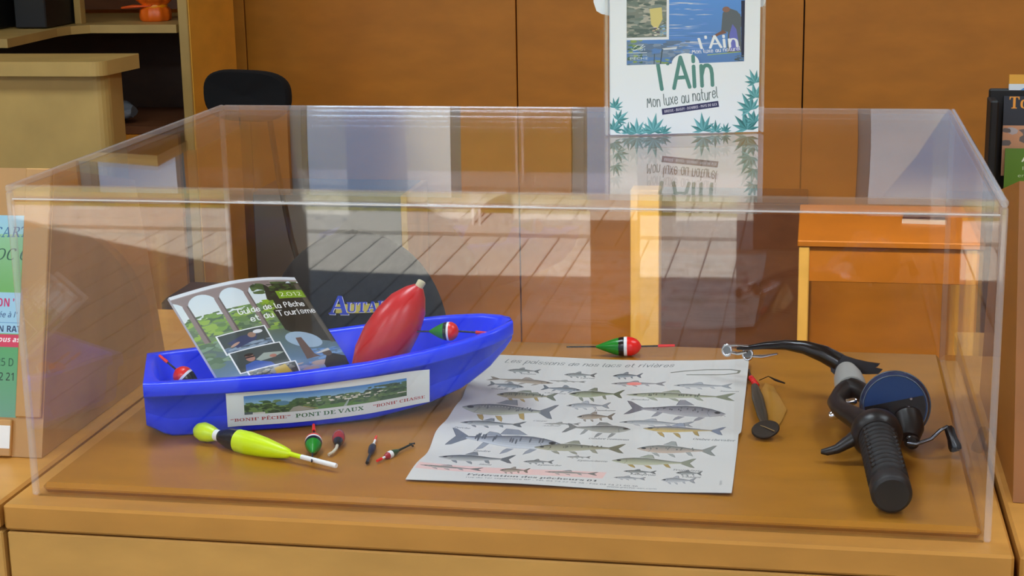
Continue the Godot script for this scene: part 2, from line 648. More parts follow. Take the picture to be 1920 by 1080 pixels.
func outdoors() -> void:
	struct("ground", MB.new().box(Vector3(0, -0.3, 0), Vector3(160, 0.3, 160), 0.0), M.grass)
	var hill := MB.new()
	var rings := []
	for i in 56:
		var x := lerpf(-40.0, 70.0, i / 55.0)
		var h := 8.0 + 1.5 * sin(x * 0.13) + 11.0 * smoothstep(-12.0, 1.0, x) - 13.0 * smoothstep(2.0, 14.0, x)
		rings.append(PackedVector3Array([Vector3(x, -1, -78), Vector3(x, h * 0.6, -86), Vector3(x, h, -98), Vector3(x, h * 0.5, -118), Vector3(x, -1, -130)]))
	hill.loft(rings)
	struct("hills", hill, mat(Color(0.40, 0.43, 0.48), 0.95))
	# roof slab out of view; eaves shaped to shade the deck and back windows
	var eave := PackedVector2Array([Vector2(-6.5, 5.9), Vector2(-3.2, 4.05), Vector2(-1.98, 3.31), Vector2(-1.2, 3.25), Vector2(-0.5, 3.28), Vector2(0.4, 3.36), Vector2(4.5, 3.4), Vector2(4.5, -5.2), Vector2(-6.5, -5.2)])
	struct("unseen_roof", MB.new().prism(eave, Vector3(0, 3.2, 0), Vector3.RIGHT, Vector3.BACK, 0.2), M.plaster)
	var d := struct("deck", MB.new().box(Vector3(-0.9, -0.085, 4.3), Vector3(10.5, 0.1, 3.1), 0.0), M.dark)
	var x := -6.0
	while x < 4.2:
		part("plank", MB.new().box(Vector3(x, -0.018, 4.09), Vector3(0.1205, 0.035, 2.68), 0.003), M.deck, d)
		x += 0.126
	# edge beam with its row of screws
	part("edge_beam", MB.new().box(Vector3(-0.9, -0.01, 5.52), Vector3(10.4, 0.05, 0.14), 0.004), M.deck, d)
	part("edge_beam", MB.new().box(Vector3(-0.9, -0.01, 5.74), Vector3(10.4, 0.05, 0.26), 0.004), M.deck, d)


	var sc := MB.new()
	for i in 70:
		sc.box(Vector3(-5.8 + i * 0.126, 0.017, 5.66), Vector3(0.016, 0.006, 0.016), 0.002)
	var scr := part("screws", sc, M.chrome, d)
	scr.set_meta("kind", "stuff")
	for i in 2:
		one("marker_post", MB.new().lathe(Vector3(-1.175 + i * 0.03, 0.0, 5.60), Vector3(-1.175 + i * 0.03, 1.0, 5.60), [Vector2(0, 0.006), Vector2(1, 0.006)], 10), M.white, ["thin white post outside, the left of the close pair mirrored in the case", "thin white post outside, the right of the close pair mirrored in the case"][i], "post", Vector3(-1.175 + i * 0.03, 0.0, 5.60), "thin white posts")


func plinths() -> void:
	var mid := thing("plinth", "wide maple display plinth with thick top slab under the clear case", "plinth", Vector3(0, 0, -0.33))
	part("top_slab", MB.new().box(Vector3(0, 0.8875, -0.265), Vector3(0.889, 0.025, 0.582), 0.0025), M.plinth, mid)
	part("front_panel", MB.new().box(Vector3(0, 0.436, 0.012), Vector3(0.889, 0.872, 0.02), 0.0015), M.front, mid)
	part("carcass", MB.new().box(Vector3(0, 0.436, -0.277), Vector3(0.885, 0.872, 0.554), 0.0), M.plinth, mid)
	var bd := MB.new()
	bd.box(Vector3(0, YF - 0.005, -0.2765), Vector3(0.842, 0.0098, 0.539), 0.0045)
	one("base_board", bd, M.board, "raised maple board filling the floor of the clear case", "board", Vector3(0, YB, -0.2765))
	for s in [-1.0, 1.0]:
		var o := thing("plinth", "neighbouring wooden plinth at the left edge carrying the green poster stand" if s < 0 else "neighbouring wooden plinth at the right edge beside the clear case", "plinth", Vector3(s * 0.895, 0, -0.33))
		part("top_slab", MB.new().box(Vector3(s * 0.895, 0.8875, -0.33), Vector3(0.892, 0.025, 0.712), 0.0025), M.plinth, o)
		part("front_panel", MB.new().box(Vector3(s * 0.895, 0.436, 0.012), Vector3(0.892, 0.872, 0.02), 0.0015), M.front, o)
		part("carcass", MB.new().box(Vector3(s * 0.895, 0.436, -0.34), Vector3(0.888, 0.872, 0.68), 0.0), M.plinth, o)
	# tall wooden stands on the neighbours
	var lf := thing("poster_stand", "tapered wooden stand left of the case with a green poster on it", "stand", Vector3(-0.62, YB, -0.25))
	part("body", wedge(-0.80, -0.465), M.stand, lf)
	var tilt := Basis(Vector3.RIGHT, -0.2825)
	part("frame_rail", MB.new().box(Vector3(-0.664, 0.9185, -0.1015) , Vector3(0.335, 0.036, 0.006), 0.001, tilt), M.stand, lf)
	part("frame_stile", MB.new().box(Vector3(-0.4795, 1.057, -0.1415), Vector3(0.027, 0.246, 0.006), 0.001, tilt), M.stand, lf)
	one("label_card", MB.new().box(Vector3(-0.547, 0.9205, -0.0985), Vector3(0.10, 0.0225, 0.0012), 0.0002, tilt), M.white, "blank white card label at the foot of the green poster", "label", Vector3(-0.547, 0.911, -0.0985))
	var c := Canvas.new(420, 640, Color(0.45, 0.72, 0.42))
	c.shade(0, 0, 420, 60, Color(0.62, 0.82, 0.92), Color(0.62, 0.84, 0.86))
	c.shade(0, 60, 420, 240, Color(0.58, 0.80, 0.62), Color(0.40, 0.68, 0.30))
	c.rect(0, 245, 420, 130, Color(0.64, 0.82, 0.92))
	c.shade(0, 405, 420, 235, Color(0.35, 0.66, 0.40), Color(0.42, 0.62, 0.52))
	c.text("CONCOURS CARTO", 70, 78, 44, Color(0.20, 0.42, 0.62), "Droid Serif", 0.25, -0.03)
	c.text("PECHE LOC OC", 118, 142, 50, Color(0.10, 0.30, 0.22), "Droid Serif", 0.3, 0.0)
	for i in 3:
		c.text(["rendez-vous a tous les marins P", "venez nombreux a la journee P", "lots et buvette de plein air"][i], 36, 190 + i * 24, 19, Color(0.93, 0.96, 0.9), "Droid Sans", 0, 0, true)
	c.text("ANIMATION '", 215, 290, 36, Color(0.80, 0.10, 0.38), "Droid Sans", 0, 0, true, 0.8)
	c.text("une journée à l'", 240, 330, 24, Color(0.12, 0.26, 0.48), "Droid Sans", 0.2)
	c.rect(0, 340, 420, 2, Color(0.4, 0.6, 0.8))
	c.text("FEDERATION RATI", 205, 370, 27, Color(0.10, 0.20, 0.38), "Droid Sans", 0.0, 0.0, true)
	c.rect(0, 378, 420, 40, Color(0.85, 0.22, 0.35))
	c.text("venez y, on vous assiste", 200, 408, 24, Color.WHITE, "Droid Sans", 0.2, 0, true)
	c.text("MERCREDI 25 D", 205, 478, 34, Color(0.06, 0.28, 0.18), "Droid Sans", 0, 0, false, 0.85)
	c.text("04 74 22 22 21", 225, 524, 34, Color(0.05, 0.12, 0.08), "Droid Sans", 0, 0, false, 0.85)
	var gp := MB.new().prism(PackedVector2Array([Vector2(0, 0), Vector2(0.135, 0), Vector2(0.135, 0.2), Vector2(0, 0.2)]), Vector3(-0.6285, 0.9375, -0.1086), Vector3.RIGHT, Vector3(0, 0.9604, -0.2787), 0.001)
	one("green_poster", gp, printed(c, 0.4), "green and pale blue event poster on the left wooden stand", "poster", Vector3(-0.55, 0.9365, -0.0975))
	var rt := thing("poster_stand", "plain wooden stand at the right edge, beside the case", "stand", Vector3(0.62, YB, -0.25))
	part("body", wedge(0.456, 0.83), M.stand_dark, rt)


func wedge(x0: float, x1: float) -> MB:     # a stand whose front leans back and whose rear leans forward
	var rings := []
	for x in [x0, x1]:
		rings.append(PackedVector3Array([Vector3(x, 0.9005, -0.098), Vector3(x, 1.175, -0.178), Vector3(x, 1.130, -0.372), Vector3(x, 0.9005, -0.428)]))
	return MB.new().loft(rings, true, true, -1)


func sag(x: float, z: float) -> float:     # the top sheet hangs a little between its walls
	var a := x / (CASE_W * 0.5)
	var b := (z + CASE_D * 0.5) / (CASE_D * 0.5)
	return -0.0011 * (1 - a * a) * (1 - b * b)


func display_case() -> void:
	var w := CASE_W * 0.5
	var th := 0.006
	var T := YB + CASE_H
	var o := thing("display_case", "large clear acrylic display case over the fishing tackle", "display case", Vector3(0, YB, -CASE_D * 0.5))
	var hh := CASE_H - th
	part("front_pane", MB.new().box(Vector3(0, YB + (hh - 0.0085) * 0.5, -th * 0.5), Vector3(2 * w - 2 * th, hh - 0.0085, th), 0.0), M.pane, o)
	part("back_pane", MB.new().box(Vector3(0, YB + hh * 0.5, -CASE_D + th * 0.5), Vector3(2 * w - 2 * th, hh - 0.0006, th), 0.0), M.pane, o)
	for s in [-1.0, 1.0]:
		part("side_pane", MB.new().box(Vector3(s * (w - th * 0.5), YB + hh * 0.5, -CASE_D * 0.5), Vector3(th, hh - 0.0006, CASE_D - 2 * th), 0.0), M.side, o)
	var top := MB.new()
	var nx := 40
	var nz := 28
	for lay in 2:
		var y := T - th * lay
		for i in nx:
			for j in nz:
				var p := []
				for c in [[0, 0], [0, 1], [1, 1], [1, 0]]:
					var x: float = -w + th + (2 * w - 2 * th) * (i + c[0]) / nx
					var z: float = -CASE_D + th + (CASE_D - 2 * th) * (j + c[1]) / nz
					p.append(Vector3(x, y + sag(x, z), z))
				if lay == 0:
					top.q(p[0], p[1], p[2], p[3], 1)
				else:
					top.q(p[3], p[2], p[1], p[0], 2)
	part("top_pane", top, M.pane, o)
	# polished edges, a little milky
	for s in [-1.0, 1.0]:
		for zz in [-th * 0.5, -CASE_D + th * 0.5]:
			part("corner_edge", MB.new().box(Vector3(s * (w - th * 0.5), YB + hh * 0.5, zz), Vector3(th, hh, th), 0.0015), M.edge if zz > -0.1 else M.edge_back if M.has("edge_back") else M.edge, o)
		part("top_edge", MB.new().box(Vector3(s * (w - th * 0.5), T - th * 0.5, -CASE_D * 0.5), Vector3(th, th, CASE_D), 0.0015), M.edge, o)
		var tall := 0.0115 if s > 0 else th
		part("top_edge", MB.new().box(Vector3(0, T - tall * 0.5, -CASE_D * 0.5 + s * (CASE_D * 0.5 - th * 0.5)), Vector3(2 * w - 2 * th, tall, th), 0.0015), M.edge_soft if s > 0 else M.edge, o)
	part("edge_highlight", MB.new().box(Vector3(0, T - 0.0124, -0.0009), Vector3(2 * w - 2 * th, 0.0016, 0.0018), 0.0005), M.edge_line, o)  # pale strip imitating the highlight along the front top edge


func leafs(c: Canvas, x: float, y: float, r: float, turn: float, sd: int) -> void:     # a spray of pointed leaflets
	var rg := RandomNumberGenerator.new()
	rg.seed = sd
	for i in 7:
		var a := turn + (i - 3) * 0.52
		var l := r * (1.0 - absf(i - 3) * 0.14)
		var d := Vector2(sin(a), -cos(a))
		var n := Vector2(-d.y, d.x) * l * 0.13
		var b := Vector2(x, y)
		var tone := rg.randf()
		c.poly(PackedVector2Array([b, b + d * l * 0.45 + n, b + d * l, b + d * l * 0.45 - n]), Color(0.30, 0.60, 0.60).lerp(Color(0.52, 0.80, 0.82), tone))
		c.poly(PackedVector2Array([b, b + d * l * 0.45 + n, b + d * l]), Color(0.20, 0.45, 0.45).lerp(Color(0.38, 0.66, 0.68), tone))


func poster_holder() -> void:
	var T := YB + CASE_H
	var at := Vector3(0.0685, T + 0.0004, -0.337)
	var ex := Vector3(0.979, 0, -0.205).normalized()
	var ey := Vector3.UP
	var n := ex.cross(ey)
	var W := 0.1515
	var H := 0.30
	var o := thing("leaflet_holder", "white cardboard leaflet dispenser with leafy print standing on the case", "leaflet holder", at + ex * W * 0.5)
	var c := Canvas.new(606, 1200, Color(0.955, 0.985, 0.995))
	# pixels: 4 per millimetre, v down from the top (1200 = base)
	var teal := Color(0.36, 0.58, 0.54)
	c.hand("I'Ain", 200, 1018, 122, 15, teal, 0.0, -0.06, 0, 0.52)
	c.hand("Mon luxe au naturel", 152, 1092, 44, 3.4, Color(0.40, 0.47, 0.47), 0.1, -0.12, 3, 0.40)
	c.poly(PackedVector2Array([Vector2(210, 1098), Vector2(440, 1070), Vector2(444, 1094), Vector2(213, 1122)]), Color(0.17, 0.18, 0.36))
	c.text("BRESSE - BUGEY - DOMBES - PAYS DE GEX", 222, 1114, 15, Color(0.92, 0.92, 0.95), "Droid Sans", 0, -0.12, true, 0.75)
	var sd := 1
	for l in [[14, 1180, 60, 0.5], [30, 1140, 56, 0.9], [18, 1090, 50, 0.4], [70, 1196, 50, 0.1], [108, 1196, 66, 0.0], [150, 1196, 52, 0.4], [176, 1190, 78, 0.15], [214, 1196, 44, 1.0], [380, 1192, 78, -0.1], [430, 1196, 50, 0.0], [468, 1196, 40, 0.4], [560, 1190, 92, -0.2], [590, 1160, 60, -0.6], [575, 1110, 80, -0.5], [592, 1060, 66, -0.2], [590, 1000, 62, -0.4]]:
		leafs(c, l[0], l[1], l[2], l[3], sd)
		sd += 1
	# the front: a sheet with a window, cut in one outline; the thumb tab stands up into the window
	var mm := 0.001
	var wl := 17.0
	var wr := 136.0
	var yb := 71.0
	var wt := 262.0
	var outl := PackedVector2Array([Vector2(0, 0), Vector2(151.5, 0), Vector2(151.5, 150), Vector2(wr, 150), Vector2(wr, yb + 1.0)])
	for i in 13:
		var f := PI * i / 12.0
		outl.append(Vector2(76.5 + 14.0 * cos(f), yb + 10.5 * sin(f)))
	outl.append_array([Vector2(wl, yb - 0.6), Vector2(wl, 150), Vector2(0, 150)])
	var sheet := MB.new()
	var sc := PackedVector2Array()
	for p in outl:
		sc.append(p * mm)
	sheet.prism(sc, at + n * 0.0055, ex, ey, 0.0012)
	# texture: the outline's box is 151.5 x 150 mm, the print is 151.5 x 300
	for i in sheet.uv.size():
		sheet.uv[i] = Vector2(sheet.uv[i].x, 0.5 + sheet.uv[i].y * 0.5)
	var card := printed(c, 0.55)
	part("front_card", sheet, card, o)
	var hi := MB.new()
	hi.prism(PackedVector2Array([Vector2(0, 0.1502), Vector2(wl * mm, 0.1502), Vector2(wl * mm, wt * mm), Vector2(wr * mm, wt * mm), Vector2(wr * mm, 0.1502), Vector2(0.1515, 0.1502), Vector2(0.1515, H), Vector2(0, H)]), at + n * 0.0055, ex, ey, 0.0012)
	part("upper_card", hi, M.card, o)
	part("back_card", MB.new().box(at + ex * W * 0.5 + ey * H * 0.5 - n * 0.0005, Vector3(W, H, 0.0012), 0.0, Basis(ex, ey, n)), M.card, o)
	for s in [[-0.0155, 0.1215], [W - 0.001, 0.1245]]:
		var ear := PackedVector2Array([Vector2(0, 0.012), Vector2(0.003, 0.003), Vector2(0.008, 0.0), Vector2(0.0165, -0.002), Vector2(0.0165, 0.08), Vector2(0, 0.08)])
		if s[0] > 0:
			ear = PackedVector2Array([Vector2(0, 0), Vector2(0.006, 0.002), Vector2(0.008, 0.006), Vector2(0.008, 0.08), Vector2(0, 0.08)])
		part("ear_tab", MB.new().prism(ear, at + ex * s[0] + ey * s[1] - n * 0.004, ex, ey, 0.0012), M.card, o)
	var hold := thing("acrylic_stand", "clear acrylic easel clasping the white leaflet dispenser on the case", "stand", at + ex * W * 0.5)
	for s in [-1.0, 1.0]:
		var x: float = W * 0.5 + s * (W * 0.5 + 0.0035)
		part("side_flange", MB.new().box(at + ex * x + ey * 0.13 + n * 0.002, Vector3(0.003, 0.26, 0.016), 0.0006, Basis(ex, ey, n)), M.edge, hold)
	part("rear_sheet", MB.new().box(at + ex * W * 0.5 + ey * 0.13 - n * 0.0075, Vector3(W + 0.010, 0.26, 0.002), 0.0, Basis(ex, ey, n)), M.pane, hold)
	# the leaflets in the pocket, the foremost with its picture
	var L := Canvas.new(480, 1510, Color(0.36, 0.52, 0.74))
	L.shade(0, 0, 480, 420, Color(0.70, 0.82, 0.93), Color(0.82, 0.88, 0.92))
	L.blots(0, 330, 480, 190, 120, 50, [Color(0.30, 0.42, 0.26), Color(0.36, 0.50, 0.28), Color(0.26, 0.36, 0.24)], 14)
	L.shade(0, 480, 480, 347, Color(0.42, 0.60, 0.80), Color(0.36, 0.62, 0.93))
	L.rect(0, 640, 176, 200, Color(0.94, 0.96, 0.97))
	L.rect(4, 650, 162, 190, Color(0.50, 0.54, 0.50))
	L.oy = 827.0
	L.shade(0, 0, 480, 640, Color(0.36, 0.62, 0.93), Color(0.36, 0.52, 0.74))
	var rg := RandomNumberGenerator.new()
	rg.seed = 4
	for i in 70:
		var x := rg.randf_range(175, 330)
		var y := rg.randf_range(60, 520)
		var l := rg.randf_range(12, 60)
		L.poly(PackedVector2Array([Vector2(x - l, y), Vector2(x, y - 3.5), Vector2(x + l, y + 1), Vector2(x, y + 3.5)]), Color(0.36, 0.56, 0.88).lerp(Color(0.83, 0.86, 0.90), rg.randf()))
	L.blots(0, 420, 260, 220, 60, 40, [Color(0.40, 0.50, 0.62), Color(0.45, 0.55, 0.66), Color(0.37, 0.47, 0.58), Color(0.52, 0.60, 0.70)], 2)
	L.blots(10, 390, 60, 230, 40, 16, [Color(0.28, 0.42, 0.34), Color(0.40, 0.55, 0.42), Color(0.55, 0.66, 0.36), Color(0.48, 0.58, 0.62)], 3, 0.8)
	L.blots(120, 560, 60, 60, 14, 14, [Color(0.55, 0.66, 0.36), Color(0.60, 0.70, 0.50)], 6)
	L.line(PackedVector2Array([Vector2(118, 520), Vector2(116, 632)]), 3, Color(0.25, 0.32, 0.34))
	L.line(PackedVector2Array([Vector2(150, 478), Vector2(140, 632)]), 4, Color(0.22, 0.30, 0.33))
	L.poly(PackedVector2Array([Vector2(148, 478), Vector2(210, 462), Vector2(206, 486), Vector2(156, 490)]), Color(0.85, 0.88, 0.90))
	L.line(PackedVector2Array([Vector2(146, 474), Vector2(214, 466)]), 3, Color(0.3, 0.35, 0.4))
	# inset photograph with a white border
	L.rect(0, 0, 176, 410, Color(0.94, 0.96, 0.97))
	L.rect(4, 0, 162, 390, Color(0.50, 0.54, 0.50))
	L.blots(4, 0, 162, 390, 160, 26, [Color(0.45, 0.52, 0.48), Color(0.60, 0.62, 0.58), Color(0.35, 0.42, 0.40), Color(0.72, 0.72, 0.66), Color(0.52, 0.58, 0.55)], 8)
	L.poly(PackedVector2Array([Vector2(98, 170), Vector2(146, 160), Vector2(150, 250), Vector2(126, 338), Vector2(104, 290)]), Color(0.87, 0.82, 0.52))
	L.blots(108, 300, 30, 80, 16, 9, [Color(0.78, 0.68, 0.60), Color(0.35, 0.30, 0.40), Color(0.92, 0.9, 0.85)], 9)
	L.blots(140, 290, 26, 90, 16, 10, [Color(0.40, 0.66, 0.78), Color(0.66, 0.82, 0.88), Color(0.45, 0.6, 0.8)], 10)
	# an angler at the right edge, seen from behind
	L.poly(PackedVector2Array([Vector2(390, 210), Vector2(420, 180), Vector2(448, 200), Vector2(466, 250), Vector2(470, 330), Vector2(440, 300), Vector2(420, 250), Vector2(404, 240)]), Color(0.36, 0.40, 0.42))
	L.poly(PackedVector2Array([Vector2(390, 215), Vector2(420, 180), Vector2(462, 225), Vector2(468, 520), Vector2(410, 520), Vector2(412, 360), Vector2(385, 352)]), Color(0.37, 0.41, 0.44))
	L.poly(PackedVector2Array([Vector2(430, 300), Vector2(446, 340), Vector2(462, 510), Vector2(420, 510), Vector2(418, 380)]), Color(0.42, 0.45, 0.78))
	L.poly(PackedVector2Array([Vector2(464, 120), Vector2(480, 120), Vector2(480, 560), Vector2(468, 560)]), Color(0.10, 0.12, 0.26))
	L.poly(PackedVector2Array([Vector2(392, 344), Vector2(408, 368), Vector2(376, 384), Vector2(352, 410), Vector2(348, 392), Vector2(366, 372)]), Color(0.52, 0.36, 0.30))
	L.oval(404, 186, 15, 22, Color(0.58, 0.42, 0.36))
	L.line(PackedVector2Array([Vector2(360, 388), Vector2(240, 386)]), 1.6, Color(0.3, 0.34, 0.46))
	L.blots(440, 540, 40, 100, 20, 14, [Color(0.38, 0.48, 0.55), Color(0.30, 0.36, 0.38)], 12)
	L.hand("I'Ain", 300, 484, 92, 11, Color(0.95, 0.97, 0.98), 0.0, -0.06, 0, 0.48)
	L.hand("Mon luxe au naturel", 270, 524, 32, 2.6, Color(0.95, 0.96, 0.98), 0.1, -0.10, 3, 0.37)
	L.line(PackedVector2Array([Vector2(332, 536), Vector2(462, 516)]), 5, Color(0.70, 0.80, 0.36))
	# a fish drawn in two strokes over a rule and a word
	L.line(PackedVector2Array([Vector2(34, 470), Vector2(50, 448), Vector2(74, 446), Vector2(60, 470), Vector2(38, 488), Vector2(26, 478)]), 3, Color(0.93, 0.97, 0.97))
	L.line(PackedVector2Array([Vector2(30, 492), Vector2(54, 484), Vector2(80, 458)]), 3, Color(0.93, 0.97, 0.97))
	L.text("01", 62, 492, 20, Color(0.85, 0.92, 0.92))
	L.rect(4, 506, 84, 4, Color(0.90, 0.95, 0.95))
	L.text("PÊCHE", 20, 562, 26, Color(0.88, 0.94, 0.90))
	L.text("FEDERATION", 20, 532, 12, Color(0.80, 0.88, 0.86))
	var le := MB.new().prism(PackedVector2Array([Vector2(0, 0), Vector2(0.121, 0), Vector2(0.121, 0.195), Vector2(0, 0.195)]), at + ex * 0.0155 + ey * 0.060 + n * 0.0012, ex, ey, 0.0036)
	one("leaflet", le, printed(L, 0.35), "blue river leaflet showing an angler, held in the white dispenser", "leaflet", at + ex * 0.076 + ey * 0.060)


# ------------------------------------------------------------------ the toy boat
const BOAT_A := Vector3(-0.350, 0.910, -0.145)
var BU := Vector3(0.9384, 0, -0.3455)
var BN := Vector3(-0.3455, 0, -0.9384)
const BS := [-0.022, 0.0, 0.05, 0.12, 0.20, 0.26, 0.30, 0.33, 0.348, 0.356]
const BRIM := [0.0595, 0.063, 0.070, 0.079, 0.079, 0.070, 0.058, 0.042, 0.025, 0.011]
const BSHIFT := [0.0, 0.002, 0.007, 0.014, 0.016, 0.015, 0.012, 0.007, 0.002, 0.0]
const BLOW := [0.045, 0.049, 0.056, 0.064, 0.063, 0.053, 0.039, 0.021, 0.008, 0.003]
const BKEEL := [0.012, 0.0005, 0.0005, 0.0005, 0.003, 0.012, 0.024, 0.040, 0.056, 0.066]
const BTOP := [0.060, 0.060, 0.060, 0.0615, 0.067, 0.0735, 0.079, 0.084, 0.087, 0.088]

func along(a: Array, s: float) -> float:
	for i in BS.size() - 1:
		if s <= BS[i + 1]:
			var f := clampf((s - BS[i]) / (BS[i + 1] - BS[i]), 0, 1)
			var p0: float = a[maxi(i - 1, 0)]
			var p3: float = a[mini(i + 2, BS.size() - 1)]
			return lerpf(cubic_interpolate(a[i], a[i + 1], p0, p3, f), lerpf(a[i], a[i + 1], f), 0.5)
	return a[-1]

func bp(s: float, v: float, y: float) -> Vector3:
	return BOAT_A + BU * s + BN * (0.05 + v + along(BSHIFT, s)) + Vector3.UP * y

func hull_v(s: float, y: float) -> float:     # half width of the hull's outer side at height y
	var kk := along(BKEEL, s)
	var r := along(BTOP, s)
	var l := along(BLOW, s)
	var b := along(BRIM, s) - 0.008
	var ps := [Vector2(l, kk + 0.003), Vector2(lerpf(l, b, 0.32), lerpf(kk, r, 0.32)), Vector2(lerpf(l, b, 0.345), lerpf(kk, r, 0.335)), Vector2(lerpf(l, b, 0.42), lerpf(kk, r, 0.345)), Vector2(b, r - 0.014)]
	for i in 4:
		if y <= ps[i + 1].y:
			return lerpf(ps[i].x, ps[i + 1].x, clampf((y - ps[i].y) / (ps[i + 1].y - ps[i].y), 0, 1))
	return b

func boat() -> void:
	var o := thing("toy_boat", "blue plastic toy rowing boat with a paper sign on its side", "boat", bp(0.16, 0, 0))
	M.boat = mat(Color(0.01, 0.21, 1.0), 0.32)
	var rings := []
	var n := 46
	for i in n + 1:
		var s := lerpf(-0.022, 0.356, float(i) / n)
		var b := along(BRIM, s)
		var l := along(BLOW, s)
		var kk := along(BKEEL, s)
		var r := along(BTOP, s)
		var solid := s < -0.008 or s > 0.342
		var wall := 0.003
		var lip := 0.008
		var half := [Vector2(l - 0.004, kk), Vector2(l, kk + 0.003), Vector2(lerpf(l, b - lip, 0.32), lerpf(kk, r, 0.32)), Vector2(lerpf(l, b - lip, 0.345), lerpf(kk, r, 0.335)), Vector2(lerpf(l, b - lip, 0.42), lerpf(kk, r, 0.345)), Vector2(b - lip, r - 0.014), Vector2(b - 0.001, r - 0.014), Vector2(b, r - 0.012), Vector2(b, r - 0.002), Vector2(b - 0.002, r)]
		var inn := [Vector2(b - lip - wall, r), Vector2(b - lip - wall - 0.002, r - 0.003), Vector2(l - wall, kk + 0.006), Vector2(l - wall - 0.004, kk + 0.004)]
		if solid:
			inn = [Vector2(b - lip - wall, r), Vector2(b * 0.5, r), Vector2(b * 0.3, r), Vector2(b * 0.12, r)]
		var ring := PackedVector3Array()
		for p in half:
			ring.append(bp(s, maxf(p.x, 0.0002), p.y))
		for p in inn:
			ring.append(bp(s, maxf(p.x, 0.0001), p.y))
		inn.reverse()
		half.reverse()
		for p in inn:
			ring.append(bp(s, -maxf(p.x, 0.0001), p.y))
		for p in half:
			ring.append(bp(s, -maxf(p.x, 0.0002), p.y))
		rings.append(ring)
	var hull := MB.new().loft(rings, true, true, 1)
	part("hull", hull, M.boat, o)
	# a thwart across the hull and a breasthook at the bow
	part("thwart", MB.new().box(bp(0.235, 0, 0.040), Vector3(0.03, 0.006, 0.116), 0.002, Basis(BU, Vector3.UP, -BN)), M.boat, o)
	# the paper sign stuck to the near side
	var c := Canvas.new(1000, 290, Color(0.88, 0.92, 0.94))
	var ph := Color(0.30, 0.42, 0.30)
	c.rect(84, 52, 800, 150, ph)
	c.shade(84, 52, 800, 70, Color(0.28, 0.52, 0.82), Color(0.62, 0.78, 0.88))
	c.blots(84, 100, 800, 102, 260, 30, [Color(0.24, 0.36, 0.26), Color(0.30, 0.43, 0.30), Color(0.36, 0.50, 0.32), Color(0.27, 0.40, 0.33), Color(0.42, 0.54, 0.36)], 21)
	c.blots(660, 74, 224, 70, 60, 24, [Color(0.24, 0.36, 0.26), Color(0.30, 0.43, 0.30), Color(0.2, 0.3, 0.24)], 22)
	c.blots(90, 120, 210, 80, 60, 26, [Color(0.20, 0.30, 0.22), Color(0.26, 0.36, 0.24), Color(0.45, 0.58, 0.35)], 23)
	c.oval(270, 130, 34, 18, Color(0.36, 0.55, 0.68))
	c.poly(PackedVector2Array([Vector2(300, 200), Vector2(320, 168), Vector2(350, 160), Vector2(430, 200)]), Color(0.66, 0.66, 0.62))
	c.poly(PackedVector2Array([Vector2(440, 178), Vector2(600, 170), Vector2(700, 200), Vector2(420, 201)]), Color(0.38, 0.56, 0.30))
	c.line(PackedVector2Array([Vector2(370, 168), Vector2(440, 194)]), 4, Color(0.76, 0.72, 0.46))
	c.poly(PackedVector2Array([Vector2(566, 202), Vector2(582, 202), Vector2(600, 140), Vector2(596, 140)]), Color(0.66, 0.74, 0.74))
	var rg := RandomNumberGenerator.new()
	rg.seed = 5
	for i in 34:
		c.rect(rg.randf_range(360, 780), rg.randf_range(106, 148), rg.randf_range(6, 26), rg.randf_range(3, 9), Color(0.90, 0.90, 0.87))
	c.rect(84, 182, 40, 20, Color(0.34, 0.40, 0.42))
	c.rect(124, 188, 60, 14, Color(0.85, 0.86, 0.85))
	c.rect(836, 160, 46, 6, Color(0.9, 0.9, 0.9))
	c.text("\"BONH' PÊCHE\"", 16, 252, 33, Color(0.66, 0.24, 0.25), "Droid Serif", 0, 0, true, 1.1)
	c.text("PONT DE VAUX", 330, 254, 42, Color(0.20, 0.42, 0.28), "Droid Serif", 0, 0, true, 1.04)
	c.text("\"BONH' CHASSE", 714, 250, 33, Color(0.66, 0.24, 0.25), "Droid Serif", 0, 0, true, 0.98)
	var sg := MB.new()
	var s0 := 0.0575
	var s1 := 0.2625
	var cols := 24
	var grid := []
	for i in cols + 1:
		var f := float(i) / cols
		var s := lerpf(s0, s1, f)
		var row := []
		for j in 7:
			var y := lerpf(lerpf(0.0465, 0.053, f) + 0.0006 * sin(f * 9.0), lerpf(0.0085, 0.0165, f) - 0.0035 * sin(f * PI), j / 6.0)
			row.append(bp(s, -(hull_v(s, y) + 0.0016 + 0.002 * pow(absf(f - 0.5) * 2.0, 12)), y))
		grid.append(row)
	for i in cols:
		for j in 6:
			var a := Vector2(float(i) / cols, j / 6.0)
			var b := Vector2(float(i + 1) / cols, (j + 1) / 6.0)
			sg.q(grid[i][j], grid[i][j + 1], grid[i + 1][j + 1], grid[i + 1][j], 1, a, Vector2(a.x, b.y), b, Vector2(b.x, a.y))
	part("paper_sign", sg, printed(c, 0.6), o, "white paper sign with a town panorama and lettering")


